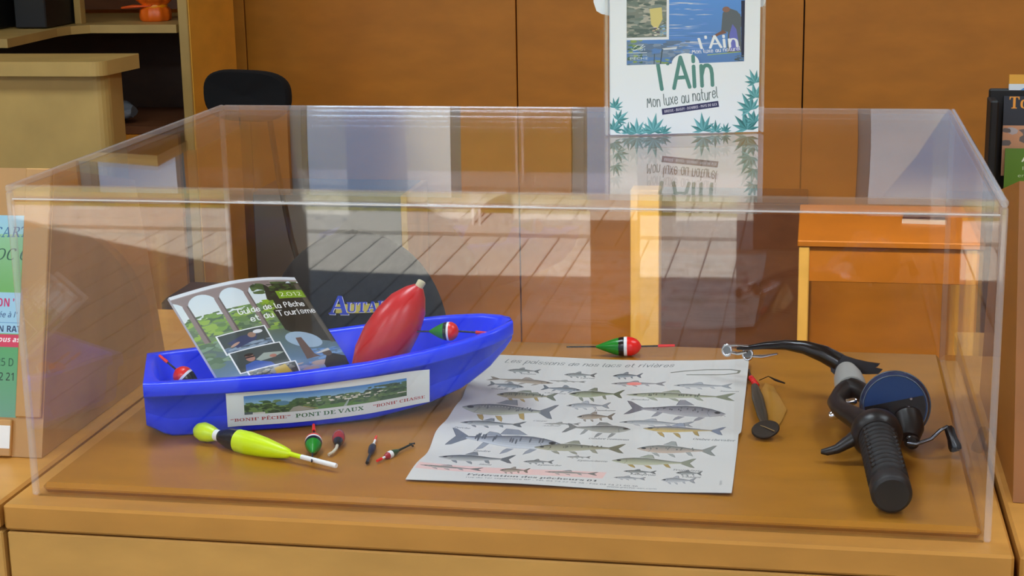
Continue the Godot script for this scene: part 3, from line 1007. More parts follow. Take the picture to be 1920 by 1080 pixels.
func booklet_art() -> Canvas:
	var c := Canvas.new(592, 840, Color(0.40, 0.48, 0.36))
	c.rect(0, 0, 592, 24, Color(0.85, 0.87, 0.88))
	c.shade(0, 24, 592, 200, Color(0.80, 0.86, 0.88), Color(0.86, 0.89, 0.88))
	c.blots(0, 196, 592, 60, 70, 34, [Color(0.34, 0.44, 0.26), Color(0.40, 0.52, 0.30), Color(0.46, 0.60, 0.30)], 31)
	c.blots(0, 224, 420, 190, 260, 36, [Color(0.40, 0.52, 0.30), Color(0.48, 0.62, 0.28), Color(0.33, 0.43, 0.30), Color(0.45, 0.55, 0.38), Color(0.58, 0.70, 0.30)], 32)
	# the lit water and the dark bank at the right
	c.shade(0, 420, 592, 420, Color(0.36, 0.42, 0.36), Color(0.42, 0.58, 0.78))
	c.blots(0, 400, 200, 200, 40, 46, [Color(0.42, 0.52, 0.40), Color(0.50, 0.60, 0.50), Color(0.36, 0.46, 0.34)], 33)
	c.blots(330, 24, 262, 110, 60, 40, [Color(0.20, 0.26, 0.16), Color(0.27, 0.34, 0.18), Color(0.33, 0.40, 0.22)], 34)
	c.poly(PackedVector2Array([Vector2(400, 60), Vector2(592, 50), Vector2(592, 560), Vector2(470, 520), Vector2(380, 430), Vector2(372, 210)]), Color(0.20, 0.19, 0.15))
	c.blots(330, 180, 130, 90, 40, 26, [Color(0.56, 0.68, 0.18), Color(0.46, 0.58, 0.20), Color(0.30, 0.36, 0.16)], 35)
	c.oval(440, 520, 90, 60, Color(0.62, 0.72, 0.78), 0.5)
	c.blots(400, 600, 192, 240, 120, 40, [Color(0.36, 0.52, 0.72), Color(0.44, 0.60, 0.78), Color(0.50, 0.64, 0.78), Color(0.34, 0.46, 0.60)], 36, 0.25)
	c.blots(330, 690, 220, 60, 20, 50, [Color(0.72, 0.64, 0.58), Color(0.62, 0.64, 0.70)], 37, 0.3)
	# arches of the viaduct
	var stone := Color(0.55, 0.49, 0.47)
	c.rect(0, 24, 592, 16, Color(0.63, 0.58, 0.56))
	for i in 5:
		var x := -96.0 + i * 132
		var spandrel := PackedVector2Array([Vector2(x, 30), Vector2(x + 140, 30), Vector2(x + 140, 150)])
		for j in 13:
			var f := PI * j / 12
			spandrel.append(Vector2(x + 70 + 60 * cos(f), 130 - 84 * sin(f)))
		spandrel.append(Vector2(x, 150))
		if i < 4:
			c.poly(spandrel, stone)
		c.poly(PackedVector2Array([Vector2(x - 9, 100), Vector2(x + 14, 100), Vector2(x + 20, 400), Vector2(x - 7, 400)]), stone if i < 4 else Color(0.40, 0.35, 0.32))
		c.poly(PackedVector2Array([Vector2(x + 8, 100), Vector2(x + 14, 100), Vector2(x + 20, 400), Vector2(x + 12, 400)]), Color(0.38, 0.33, 0.31))
	c.poly(PackedVector2Array([Vector2(404, 500), Vector2(432, 500), Vector2(450, 640), Vector2(470, 660), Vector2(400, 670)]), Color(0.42, 0.35, 0.32))
	c.poly(PackedVector2Array([Vector2(404, 110), Vector2(592, 84), Vector2(592, 460), Vector2(404, 430)]), Color(0.19, 0.18, 0.14))
	c.blots(404, 60, 188, 110, 40, 26, [Color(0.22, 0.28, 0.16), Color(0.30, 0.37, 0.18), Color(0.16, 0.2, 0.12)], 38)
	c.poly(PackedVector2Array([Vector2(560, 60), Vector2(586, 60), Vector2(586, 560), Vector2(566, 560)]), Color(0.36, 0.33, 0.28))
	# words
	c.poly(PackedVector2Array([Vector2(440, 118), Vector2(586, 112), Vector2(586, 176), Vector2(440, 182)]), Color(0.50, 0.64, 0.14))
	c.text("2.O12", 456, 164, 44, Color(0.95, 0.97, 0.92), "Droid Sans", 0, -0.02)
	c.hand("Guide de la Pêche", 222, 262, 40, 5.5, Color(0.93, 0.94, 0.92), 0.1, -0.04, 2, 0.56)
	c.hand("et du Tourisme", 256, 326, 42, 5.5, Color(0.93, 0.94, 0.92), 0.1, -0.05, 3, 0.62)
	# three bordered photographs down the left
	var k := 0
	for p in [[88, 376, 206, 140], [98, 516, 220, 150], [128, 672, 210, 150]]:
		c.rect(p[0] - 7, p[1] - 7, p[2] + 14, p[3] + 14, Color(0.92, 0.93, 0.92))
		c.rect(p[0], p[1], p[2], p[3], Color(0.24, 0.28, 0.27))
		if k == 0:
			c.blots(p[0], p[1] + 90, p[2], 50, 40, 30, [Color(0.40, 0.48, 0.56), Color(0.32, 0.38, 0.44), Color(0.55, 0.62, 0.68)], 41, 0.4)
			c.poly(PackedVector2Array([Vector2(110, 440), Vector2(180, 410), Vector2(250, 420), Vector2(230, 460), Vector2(140, 490)]), Color(0.20, 0.24, 0.38))
			c.oval(224, 420, 18, 20, Color(0.60, 0.48, 0.40))
			c.oval(256, 404, 22, 14, Color(0.85, 0.86, 0.86))
			c.oval(138, 462, 26, 8, Color(0.72, 0.58, 0.50), -0.5)
		elif k == 1:
			c.poly(PackedVector2Array([Vector2(120, 666), Vector2(132, 620), Vector2(180, 606), Vector2(240, 640), Vector2(250, 666)]), Color(0.22, 0.36, 0.66))
			c.oval(166, 578, 20, 28, Color(0.68, 0.50, 0.42))
			c.rect(146, 568, 40, 10, Color(0.08, 0.07, 0.07))
			c.oval(166, 556, 20, 10, Color(0.16, 0.10, 0.07))
			c.poly(PackedVector2Array([Vector2(184, 600), Vector2(230, 566), Vector2(300, 580), Vector2(318, 588), Vector2(260, 612), Vector2(200, 618)]), Color(0.62, 0.66, 0.60))
			c.oval(262, 600, 16, 12, Color(0.70, 0.46, 0.38))
		else:
			c.blots(p[0], p[1], p[2], p[3], 120, 20, [Color(0.50, 0.50, 0.46), Color(0.64, 0.64, 0.60), Color(0.34, 0.34, 0.32), Color(0.56, 0.54, 0.44)], 42)
			c.poly(PackedVector2Array([Vector2(236, 690), Vector2(290, 676), Vector2(310, 740), Vector2(280, 780), Vector2(240, 760)]), Color(0.82, 0.70, 0.32))
		k += 1
	# an angler crouching over the water
	c.poly(PackedVector2Array([Vector2(470, 720), Vector2(500, 664), Vector2(540, 650), Vector2(592, 680), Vector2(592, 800), Vector2(480, 800)]), Color(0.16, 0.14, 0.13))
	c.oval(512, 640, 24, 26, Color(0.36, 0.30, 0.26))
	c.poly(PackedVector2Array([Vector2(452, 636), Vector2(530, 606), Vector2(536, 622), Vector2(470, 640)]), Color(0.80, 0.80, 0.76))
	return c


func boat_load() -> void:
	# the booklet leans in the stern and bends down inside the hull
	var A := Vector3(-0.3770, 1.0324, -0.2316)
	var Bv := Vector3(-0.2827, 1.0261, -0.3607)
	var d := Vector3(0.6146, -0.6416, 0.4589).normalized()
	var u := (Bv - A)
	var nn := u.normalized().cross(-d)
	var mb := MB.new()
	var cols := 14
	var rows := []
	var p := Vector3.ZERO
	var dirs := []
	for i in 17:
		var f := clampf((i * 0.0095 - 0.106) / 0.02, 0, 1)
		dirs.append(d.lerp(Vector3(0.10, -0.98, -0.12), f).normalized())
	for side in 2:
		p = Vector3.ZERO
		var grid := []
		for i in 17:
			var row := []
			for j in cols + 1:
				var fu := float(j) / cols
				var bow := 0.012 * sin(fu * PI) * (1.0 - i / 26.0)
				row.append(A + u * fu + p + nn * (bow - side * 0.0035))
			grid.append(row)
			p += dirs[i] * 0.0095
		rows.append(grid)
	for i in 16:
		for j in cols:
			var a := Vector2(float(j) / cols, i / 14.6)
			var b := Vector2(float(j + 1) / cols, (i + 1) / 14.6)
			mb.q(rows[0][i][j], rows[0][i + 1][j], rows[0][i + 1][j + 1], rows[0][i][j + 1], 1, a, Vector2(a.x, b.y), b, Vector2(b.x, a.y))
			var w := Vector2(0.5, 0.01)
			mb.q(rows[1][i][j + 1], rows[1][i + 1][j + 1], rows[1][i + 1][j], rows[1][i][j], 2, w, w, w, w)
	var w2 := Vector2(0.3, 0.01)
	for j in cols:
		mb.q(rows[0][0][j], rows[0][0][j + 1], rows[1][0][j + 1], rows[1][0][j], -1, w2, w2, w2, w2)
		mb.q(rows[0][16][j + 1], rows[0][16][j], rows[1][16][j], rows[1][16][j + 1], -1, w2, w2, w2, w2)
	for i in 16:
		mb.q(rows[0][i + 1][0], rows[0][i][0], rows[1][i][0], rows[1][i + 1][0], -1, w2, w2, w2, w2)
		mb.q(rows[0][i][cols], rows[0][i + 1][cols], rows[1][i + 1][cols], rows[1][i][cols], -1, w2, w2, w2, w2)
	one("guide_booklet", mb, printed(booklet_art(), 0.3), "glossy fishing guide booklet with stone arches, leaning in the boat's stern", "booklet", Vector3(-0.27, 0.918, -0.21))

	# black cap behind the boat
	var cc := Vector3(-0.240, YF, -0.452)
	var cap := thing("cap", "black cap with blue and yellow embroidered lettering behind the boat", "cap", cc)
	var H := 0.148
	var rad := func(y: float) -> float: return 0.108 * pow(maxf(1.0 - pow(y / H, 2.3), 0.0), 0.5)
	var rings := []
	for i in 22:
		var y: float = H * sin(PI * 0.5 * i / 21.0)
		var ring := PackedVector3Array()
		for j in 48:
			var f := TAU * j / 48
			var seam: float = 1.0 - 0.014 * exp(-pow(fposmod(f + PI / 6, PI / 3) - PI / 6, 2) / 0.0012)
			var r: float = maxf(rad.call(y), 0.0004) * seam
			ring.append(cc + Vector3(cos(f) * r, y + 0.0004, sin(f) * r * 0.86))
		rings.append(ring)
	part("crown", MB.new().loft(rings), M.cloth, cap)
	part("button", MB.new().lathe(cc + Vector3(0, H - 0.001, 0), cc + Vector3(0, H + 0.004, 0), [Vector2(0, 0.008), Vector2(0.6, 0.006), Vector2(1, 0.001)], 16), M.cloth, cap)
	var vis := []
	for i in 9:
		var f := i / 8.0
		var ring := PackedVector3Array()
		for j in 24:
			var g := PI * (0.1 + 0.8 * j / 23.0)
			var ro := lerpf(0.090, 0.121, f)
			ring.append(cc + Vector3(cos(g) * lerpf(0.102, 0.105, f), 0.017 - f * f * 0.010, sin(g) * ro * 0.86))
		vis.append(ring)
	var vm := MB.new()
	for i in 8:
		for j in 23:
			vm.q(vis[i][j], vis[i + 1][j], vis[i + 1][j + 1], vis[i][j + 1], 1)
			var dn := Vector3.DOWN * 0.003
			vm.q(vis[i][j + 1] + dn, vis[i + 1][j + 1] + dn, vis[i + 1][j] + dn, vis[i][j] + dn, 2)
	for j in 23:
		var dn := Vector3.DOWN * 0.003
		vm.q(vis[8][j], vis[8][j] + dn, vis[8][j + 1] + dn, vis[8][j + 1], 3)
	part("visor", vm, M.cloth, cap)
	# lettering follows the front of the crown
	var wrap := func(x: float, y: float, off: float) -> Vector3:    # x metres along the front, y above the board
		var r: float = rad.call(y) + off
		var a := x / r
		return cc + Vector3(sin(a) * r, y, cos(a) * r * 0.86)
	var strip := MB.new()
	for i in 16:
		var xa := lerpf(0.000, 0.060, i / 16.0)
		var xb := lerpf(0.000, 0.060, (i + 1) / 16.0)
		strip.q(wrap.call(xa, 0.0748, 0.0012), wrap.call(xb, 0.0748, 0.0012), wrap.call(xb, 0.0842, 0.0012), wrap.call(xa, 0.0842, 0.0012), 1)
	part("yellow_strip", strip, mat(Color(0.80, 0.74, 0.30), 0.8), cap)
	for pass_ in 2:
		var let := MB.new()
		for l in [["A", -0.0085, 0.0195, 0.0735], ["UTAIN", 0.0115, 0.0105, 0.0760]]:
			var f := SystemFont.new()
			f.font_names = PackedStringArray(["Droid Serif"])
			f.font_weight = 700
			var tm := TextMesh.new()
			tm.font = f
			tm.font_size = 40
			tm.pixel_size = l[2] / 29.0 * (1.0 if pass_ else 1.0)
			tm.depth = 0
			tm.text = l[0]
			tm.horizontal_alignment = HORIZONTAL_ALIGNMENT_LEFT
			var ar := tm.get_mesh_arrays()
			var vv: PackedVector3Array = ar[Mesh.ARRAY_VERTEX]
			var ix: PackedInt32Array = ar[Mesh.ARRAY_INDEX]
			var low := INF
			for q in vv:
				low = minf(low, q.y)
			for i in range(0, ix.size(), 3):
				var tr := []
				for j in 3:
					var q := vv[ix[i + j]]
					tr.append(wrap.call(l[1] + q.x * 1.12 + (0.0 if pass_ else 0.0008), l[3] + q.y - low - (0.0 if pass_ else 0.0008), 0.0017 + pass_ * 0.0004))
				let.face(tr, Vector3(0, 0, 1))
		part("lettering", let, mat(Color(0.10, 0.22, 0.68), 0.7) if pass_ else mat(Color(0.85, 0.86, 0.9), 0.7), cap, "blue stitched letters" if pass_ else "pale outline of the stitched letters")

	# big red float
	var ra := Vector3(-0.186, 0.937, -0.272)
	var rb := Vector3(-0.126, 1.036, -0.292)
	var fl := thing("pike_float", "large oval red float with a pale plug, standing in the boat", "float", ra)
	M.redbig = mat(Color(0.80, 0.07, 0.05), 0.30)
	part("body", MB.new().lathe(ra, rb, [Vector2(0, 0.006), Vector2(0.02, 0.010), Vector2(0.1, 0.0185), Vector2(0.25, 0.025), Vector2(0.45, 0.0275), Vector2(0.65, 0.0258), Vector2(0.82, 0.0205), Vector2(0.94, 0.012), Vector2(1, 0.0055)], 36), M.redbig, fl)
	var dv := (rb - ra).normalized()
	part("plug", MB.new().lathe(rb - dv * 0.004, rb + dv * 0.007, [Vector2(0, 0.0042), Vector2(0.9, 0.0046), Vector2(1, 0.0036)], 10), mat(Color(0.80, 0.76, 0.62), 0.7), fl)

	bulb_float("red and green float lying inside the boat's bow", Vector3(-0.1125, 0.9925, -0.276), Vector3(-0.0815, 0.9935, -0.2765), 0.0098, 0.016, 0.026, Vector3(-0.0465, 0.9915, -0.279))
	bulb_float("red and black float tucked into the boat's stern corner", Vector3(-0.334, 0.942, -0.196), Vector3(-0.361, 0.9655, -0.199), 0.0105, 0.012, 0.030, Vector3(-0.379, 0.979, -0.2015), true)


func bulb_float(label: String, tail: Vector3, nose: Vector3, r: float, stem: float, ant: float, tip: Vector3, dark := false) -> void:   # pear body: tapering green tail, black and white bands, red nose, antenna to «tip»
	var o := thing("fishing_float", label, "float", tail)
	var d := (nose - tail).normalized()
	var prof := [[0.0, 0.12], [0.12, 0.34], [0.28, 0.62], [0.44, 0.86], [0.56, 0.97], [0.66, 1.0], [0.72, 1.0], [0.80, 0.95], [0.90, 0.74], [0.96, 0.48], [1.0, 0.12]]
	for cut in [["tail_body", 0.0, 0.50, M.gloss_black if dark else M.green], ["black_band", 0.50, 0.62, M.gloss_black], ["white_band", 0.62, 0.69, M.white], ["nose_body", 0.69, 1.0, M.red]]:
		part(cut[0], MB.new().lathe(tail, nose, cutprof(prof, cut[1], cut[2], r), 24), cut[3], o)
	part("stem", MB.new().tube([tail - d * stem, tail + d * 0.002], 0.0009, 8), M.gloss_black, o)
	var near := nose.lerp(tip, 0.5)
	part("antenna_stem", MB.new().tube([nose - d * 0.001, near], 0.0010, 8), M.gloss_black, o)
	part("antenna_tip", MB.new().tube([near, tip], [0.0018, 0.0014], 10), M.red, o)


func cutprof(prof: Array, a: float, b: float, r: float) -> Array:
	var out := []
	for i in 13:
		var t := lerpf(a, b, i / 12.0)
		for k in prof.size() - 1:
			if t <= prof[k + 1][0] or k == prof.size() - 2:
				var f: float = (t - prof[k][0]) / (prof[k + 1][0] - prof[k][0])
				var p0: float = prof[maxi(k - 1, 0)][1]
				var p3: float = prof[mini(k + 2, prof.size() - 1)][1]
				out.append(Vector2(t, r * lerpf(cubic_interpolate(prof[k][1], prof[k + 1][1], p0, p3, f), lerpf(prof[k][1], prof[k + 1][1], f), 0.4)))
				break
	return out


# ------------------------------------------------------------------ the fish chart
func fish(c: Canvas, x: float, y: float, l: float, h: float, right: bool, kind: String, sd: int) -> void:
	var K := {
		"minnow": [Color(0.40, 0.41, 0.40), Color(0.66, 0.67, 0.65)], "roach": [Color(0.36, 0.39, 0.41), Color(0.64, 0.67, 0.68)], "brown": [Color(0.47, 0.42, 0.36), Color(0.72, 0.66, 0.58)],
		"thin": [Color(0.45, 0.45, 0.42), Color(0.68, 0.67, 0.62)], "red": [Color(0.50, 0.48, 0.48), Color(0.72, 0.70, 0.69)], "pale": [Color(0.56, 0.57, 0.58), Color(0.74, 0.74, 0.73)],
		"perch": [Color(0.40, 0.42, 0.34), Color(0.70, 0.64, 0.52)], "tench": [Color(0.36, 0.38, 0.28), Color(0.66, 0.68, 0.55)], "pike": [Color(0.47, 0.49, 0.38), Color(0.70, 0.71, 0.60)],
		"carp": [Color(0.40, 0.42, 0.44), Color(0.73, 0.73, 0.62)], "cat": [Color(0.42, 0.41, 0.43), Color(0.68, 0.66, 0.66)], "barbel": [Color(0.35, 0.37, 0.37), Color(0.74, 0.74, 0.71)],
		"grayling": [Color(0.42, 0.42, 0.40), Color(0.66, 0.65, 0.60)], "char": [Color(0.45, 0.48, 0.54), Color(0.84, 0.70, 0.36)], "zander": [Color(0.42, 0.44, 0.47), Color(0.78, 0.79, 0.80)],
		"burbot": [Color(0.44, 0.43, 0.34), Color(0.68, 0.66, 0.55)], "trout": [Color(0.50, 0.51, 0.48), Color(0.78, 0.68, 0.60)], "trout2": [Color(0.52, 0.53, 0.45), Color(0.74, 0.74, 0.62)]}
	var col: Array = K[kind]
	var dk: Color = col[0].darkened(0.45)
	var s := 1.0 if right else -1.0
	var slim := 0.5 if kind in ["thin"] else 0.74
	var bend := (h * 0.10 if right else h * 0.10)
	var P := func(u: float, v: float) -> Vector2: return Vector2(x + s * (u - 0.5) * l, y - v * h * 0.5 + bend * (u - 0.5))   # u 0 tail .. 1 nose, v -1 .. 1
	var top := PackedVector2Array()
	var low := PackedVector2Array()
	var prof := [[0.16, 0.10], [0.30, 0.22], [0.45, 0.42], [0.60, 0.55], [0.74, 0.54], [0.86, 0.40], [0.94, 0.22], [1.0, 0.03]]
	for p in prof:
		top.append(P.call(p[0], p[1] * slim * 1.25))
		low.append(P.call(p[0], -p[1] * slim * 1.1))
	# fins
	var tail := PackedVector2Array([P.call(0.18, 0.08), P.call(0.04, 0.62), P.call(0.0, 0.66), P.call(0.07, 0.0), P.call(0.0, -0.62), P.call(0.05, -0.56), P.call(0.18, -0.08)])
	c.poly(tail, col[0])
	c.line(tail, 1.2, dk)
	var sail := kind in ["zander", "perch", "grayling", "carp"]
	var dors := [P.call(0.44 if sail else 0.50, 0.5), P.call(0.47 if sail else 0.53, 0.98), P.call(0.58, 1.0 if not sail else 0.95), P.call(0.68, 0.6)]
	c.poly(PackedVector2Array(dors), col[0].lightened(0.15))
	c.line(PackedVector2Array(dors), 1.2, dk)
	if kind in ["zander", "perch"]:
		var d2 := PackedVector2Array([P.call(0.30, 0.25), P.call(0.34, 0.66), P.call(0.42, 0.6), P.call(0.46, 0.4)])
		c.poly(d2, col[0].lightened(0.2))
		c.line(d2, 1.2, dk)
	for fn in [[0.34, -0.2, -0.75], [0.56, -0.5, -0.95], [0.76, -0.45, -0.9]]:
		if h > 18 or fn[0] > 0.5:
			var fc: Color = Color(0.66, 0.55, 0.30) if kind in ["char", "perch", "trout2", "carp"] else col[0].lightened(0.22)
			var fin := PackedVector2Array([P.call(fn[0] + 0.045, fn[1]), P.call(fn[0] - 0.005, fn[2] * 0.82), P.call(fn[0] - 0.06, fn[2]), P.call(fn[0] - 0.045, fn[2] * 0.72), P.call(fn[0] - 0.015, fn[1])])
			c.poly(fin, fc)
			c.line(fin, 0.8, dk.lerp(fc, 0.4))
	# body in bands from the back to the belly
	for i in 6:
		var f := i / 6.0
		var b := PackedVector2Array()
		for j in prof.size():
			b.append(top[j].lerp(low[j], f))
		for j in range(prof.size() - 1, -1, -1):
			b.append(low[j])
		c.poly(b, col[0].darkened(0.12).lerp(col[1], pow(f, 0.7)))
	c.line(top, 1.6 if h > 20 else 1.1, dk)
	c.line(low, 0.8, col[0])
	var rg := RandomNumberGenerator.new()
	rg.seed = sd
	if kind in ["zander", "perch", "burbot", "pike", "carp", "trout", "cat"]:
		for i in 16:
			var u := rg.randf_range(0.24, 0.84)
			var v := rg.randf_range(0.0, 0.32)
			var q: Vector2 = P.call(u, v)
			c.oval(q.x, q.y, l * 0.008, h * (0.10 if kind in ["zander", "perch", "pike"] else 0.04), dk.lerp(col[0], 0.35))
	if kind == "red":
		c.oval(x - l * 0.08, y, l * 0.14, h * 0.26, Color(0.90, 0.52, 0.48))
	if kind == "carp":
		for i in 16:
			var q: Vector2 = P.call(0.32 + i * 0.034, 0.30 - absf(i - 8) * 0.012)
			c.oval(q.x, q.y, 2.2, 2.6, Color(0.83, 0.83, 0.78))
	if kind == "cat":
		for i in 4:
			var q: Vector2 = P.call(0.98, -0.1)
			c.line(PackedVector2Array([q, q + Vector2(s * (8 - i * 16), 14 + i * 3)]), 1.0, dk)
	var eye: Vector2 = P.call(0.92, 0.08)
	if h > 9:
		c.oval(eye.x, eye.y, h * 0.045 + 0.8, h * 0.045 + 0.8, Color(0.1, 0.1, 0.1))
	c.line(PackedVector2Array([P.call(0.84, 0.35), P.call(0.82, 0.0), P.call(0.85, -0.35)]), 0.9, dk.lerp(col[0], 0.4))


func fish_poster() -> void:
	var c := Canvas.new(900, 1270, Color(0.80, 0.79, 0.765))
	var ink := Color(0.25, 0.27, 0.27)
	c.hand("Les poissons de nos lacs et rivières", 66, 112, 42, 2.8, Color(0.30, 0.33, 0.33), 0.5, -0.055, 2, 0.45)
	# pale bands of print
	c.poly(PackedVector2Array([Vector2(6, 1145), Vector2(545, 1140), Vector2(540, 1190), Vector2(6, 1192)]), Color(0.86, 0.72, 0.69))
	var sd := 100
	for f in [[0.161, 0.144, 0.123, 0.039, 0, "minnow"], [0.379, 0.155, 0.118, 0.049, 0, "minnow"], [0.556, 0.150, 0.108, 0.058, 0, "roach"], [0.178, 0.240, 0.243, 0.066, 1, "brown"], [0.346, 0.217, 0.136, 0.019, 0, "thin"], [0.609, 0.223, 0.196, 0.047, 0, "red"], [0.844, 0.231, 0.209, 0.051, 0, "pale"],
			[0.139, 0.296, 0.131, 0.060, 1, "roach"], [0.341, 0.293, 0.143, 0.064, 1, "roach"], [0.229, 0.371, 0.217, 0.075, 0, "perch"], [0.473, 0.332, 0.192, 0.108, 0, "tench"], [0.773, 0.328, 0.382, 0.089, 0, "pike"], [0.189, 0.489, 0.327, 0.143, 0, "carp"], [0.457, 0.423, 0.153, 0.056, 0, "pale"], [0.765, 0.443, 0.348, 0.127, 1, "cat"],
			[0.498, 0.509, 0.126, 0.070, 0, "brown"], [0.164, 0.593, 0.217, 0.068, 0, "barbel"], [0.397, 0.572, 0.123, 0.028, 0, "thin"], [0.713, 0.544, 0.249, 0.056, 0, "pale"], [0.529, 0.612, 0.224, 0.102, 1, "grayling"], [0.813, 0.595, 0.269, 0.102, 0, "char"], [0.237, 0.716, 0.382, 0.143, 1, "zander"], [0.491, 0.743, 0.294, 0.081, 0, "burbot"],
			[0.806, 0.726, 0.254, 0.088, 0, "trout"], [0.741, 0.815, 0.265, 0.077, 0, "trout2"], [0.170, 0.839, 0.245, 0.078, 0, "barbel"], [0.376, 0.846, 0.095, 0.032, 0, "minnow"], [0.498, 0.806, 0.076, 0.018, 0, "thin"], [0.707, 0.882, 0.101, 0.027, 0, "minnow"], [0.860, 0.875, 0.080, 0.034, 0, "minnow"],
			[0.116, 0.918, 0.198, 0.027, 0, "thin"], [0.317, 0.912, 0.091, 0.041, 0, "brown"], [0.497, 0.912, 0.164, 0.027, 0, "thin"], [0.682, 0.925, 0.097, 0.023, 0, "pale"], [0.833, 0.924, 0.104, 0.046, 0, "pale"]]:
		fish(c, f[0] * 900, f[1] * 1270, f[2] * 900, f[3] * 1270 * 1.22, f[4] == 1, f[5], sd)
		sd += 1
	# an eel in a loop
	c.line(PackedVector2Array([Vector2(645, 148), Vector2(690, 128), Vector2(760, 112), Vector2(840, 112), Vector2(872, 128), Vector2(868, 152), Vector2(820, 168), Vector2(700, 172)]), 9, Color(0.48, 0.48, 0.42))
	c.line(PackedVector2Array([Vector2(645, 148), Vector2(690, 126), Vector2(760, 109), Vector2(840, 109), Vector2(874, 127)]), 2, Color(0.3, 0.3, 0.27))
	for t in [["Ombre commun", 0.545, 0.678], ["Ombre chevalier", 0.886, 0.655], ["Epinoche", 0.410, 0.871], ["Epinochette", 0.529, 0.832], ["Truite fario", 0.839, 0.859], ["Carpe", 0.325, 0.556], ["Hotu", 0.226, 0.882], ["Perche", 0.082, 0.645], ["Chabot", 0.874, 0.900], ["Goujon", 0.188, 0.171], ["Vairon", 0.416, 0.182], ["Gardon", 0.125, 0.335], ["Chevesne", 0.321, 0.340], ["Sandre", 0.179, 0.785], ["Lamproie", 0.711, 0.902], ["Ablette", 0.369, 0.595], ["Vandoise", 0.515, 0.458], ["Brochet", 0.635, 0.375], ["Saumon", 0.942, 0.272]]:
		c.text(t[0], t[1] * 900 - 30, t[2] * 1270 + 4, 15.5, ink, "Droid Serif", 0.3)
	c.text("Fédération des pêcheurs 01", 160, 1222, 19, ink, "Droid Serif", 0.15, 0, true, 1.4)
	c.text("rue du 1er septembre BP - Tél. 04 74 22 38 38 - Fax 04 74 21 60 36", 165, 1242, 13, Color(0.35, 0.37, 0.38), "Droid Sans", 0, 0, false, 1.25)
	c.text("www.peche-ain.com", 560, 1256, 12, Color(0.35, 0.37, 0.38), "Droid Sans", 0, 0, false, 1.25)
	c.text("imprimé", 872, 1200, 10, Color(0.4, 0.4, 0.4), "Droid Sans", 0, -PI / 2)
	# the sheet: waves, two folds, lifting corners
	var mb := MB.new()
	var nu := 30
	var nv := 42
	var P := func(i: int, j: int) -> Vector3:
		var u := float(i) / nu
		var v := float(j) / nv
		var hgt := 0.0011 + 0.0028 * exp(-pow((v - 0.36) / 0.05, 2)) * (1.0 - 0.5 * u) + 0.0035 * exp(-pow((v - 0.62) / 0.04, 2)) * (0.35 + 0.65 * u)
		hgt += 0.004 * pow(1 - u, 4) * sin(v * 15.0 + 0.5) * sin(v * 15.0 + 0.5) + 0.006 * pow(u, 8) * pow(1 - v, 3) + 0.0022 * exp(-pow((v - 1.0) / 0.05, 2)) * (0.5 + 0.5 * sin(u * 7.0))
		hgt += 0.0006 * sin(u * 9.0 + v * 4.0)
		var x0 := lerpf(-0.0875, -0.085, v) + 0.0016 * sin(v * 17.0)
		var x1 := lerpf(0.2085, 0.2125, v) - (0.002 if v > 0.61 else 0.0)
		return Vector3(lerpf(x0, x1, u), YF + maxf(hgt, 0.0006), lerpf(-0.4765, -0.0550, v) + 0.0012 * sin(u * 6.0))
	for i in nu:
		for j in nv:
			var ua := Vector2(float(i) / nu, float(j) / nv)
			var uc := Vector2(float(i + 1) / nu, float(j + 1) / nv)
			mb.q(P.call(i, j), P.call(i, j + 1), P.call(i + 1, j + 1), P.call(i + 1, j), 1, ua, Vector2(ua.x, uc.y), uc, Vector2(uc.x, ua.y))
			var dn := Vector3.DOWN * 0.0003
			var z := Vector2(0.5, 0.005)
			mb.q(P.call(i + 1, j) + dn, P.call(i + 1, j + 1) + dn, P.call(i, j + 1) + dn, P.call(i, j) + dn, 2, z, z, z, z)
	one("fish_chart", mb, printed(c, 0.5), "white chart of freshwater fish lying creased on the display board", "poster", Vector3(0.06, YF, -0.266))


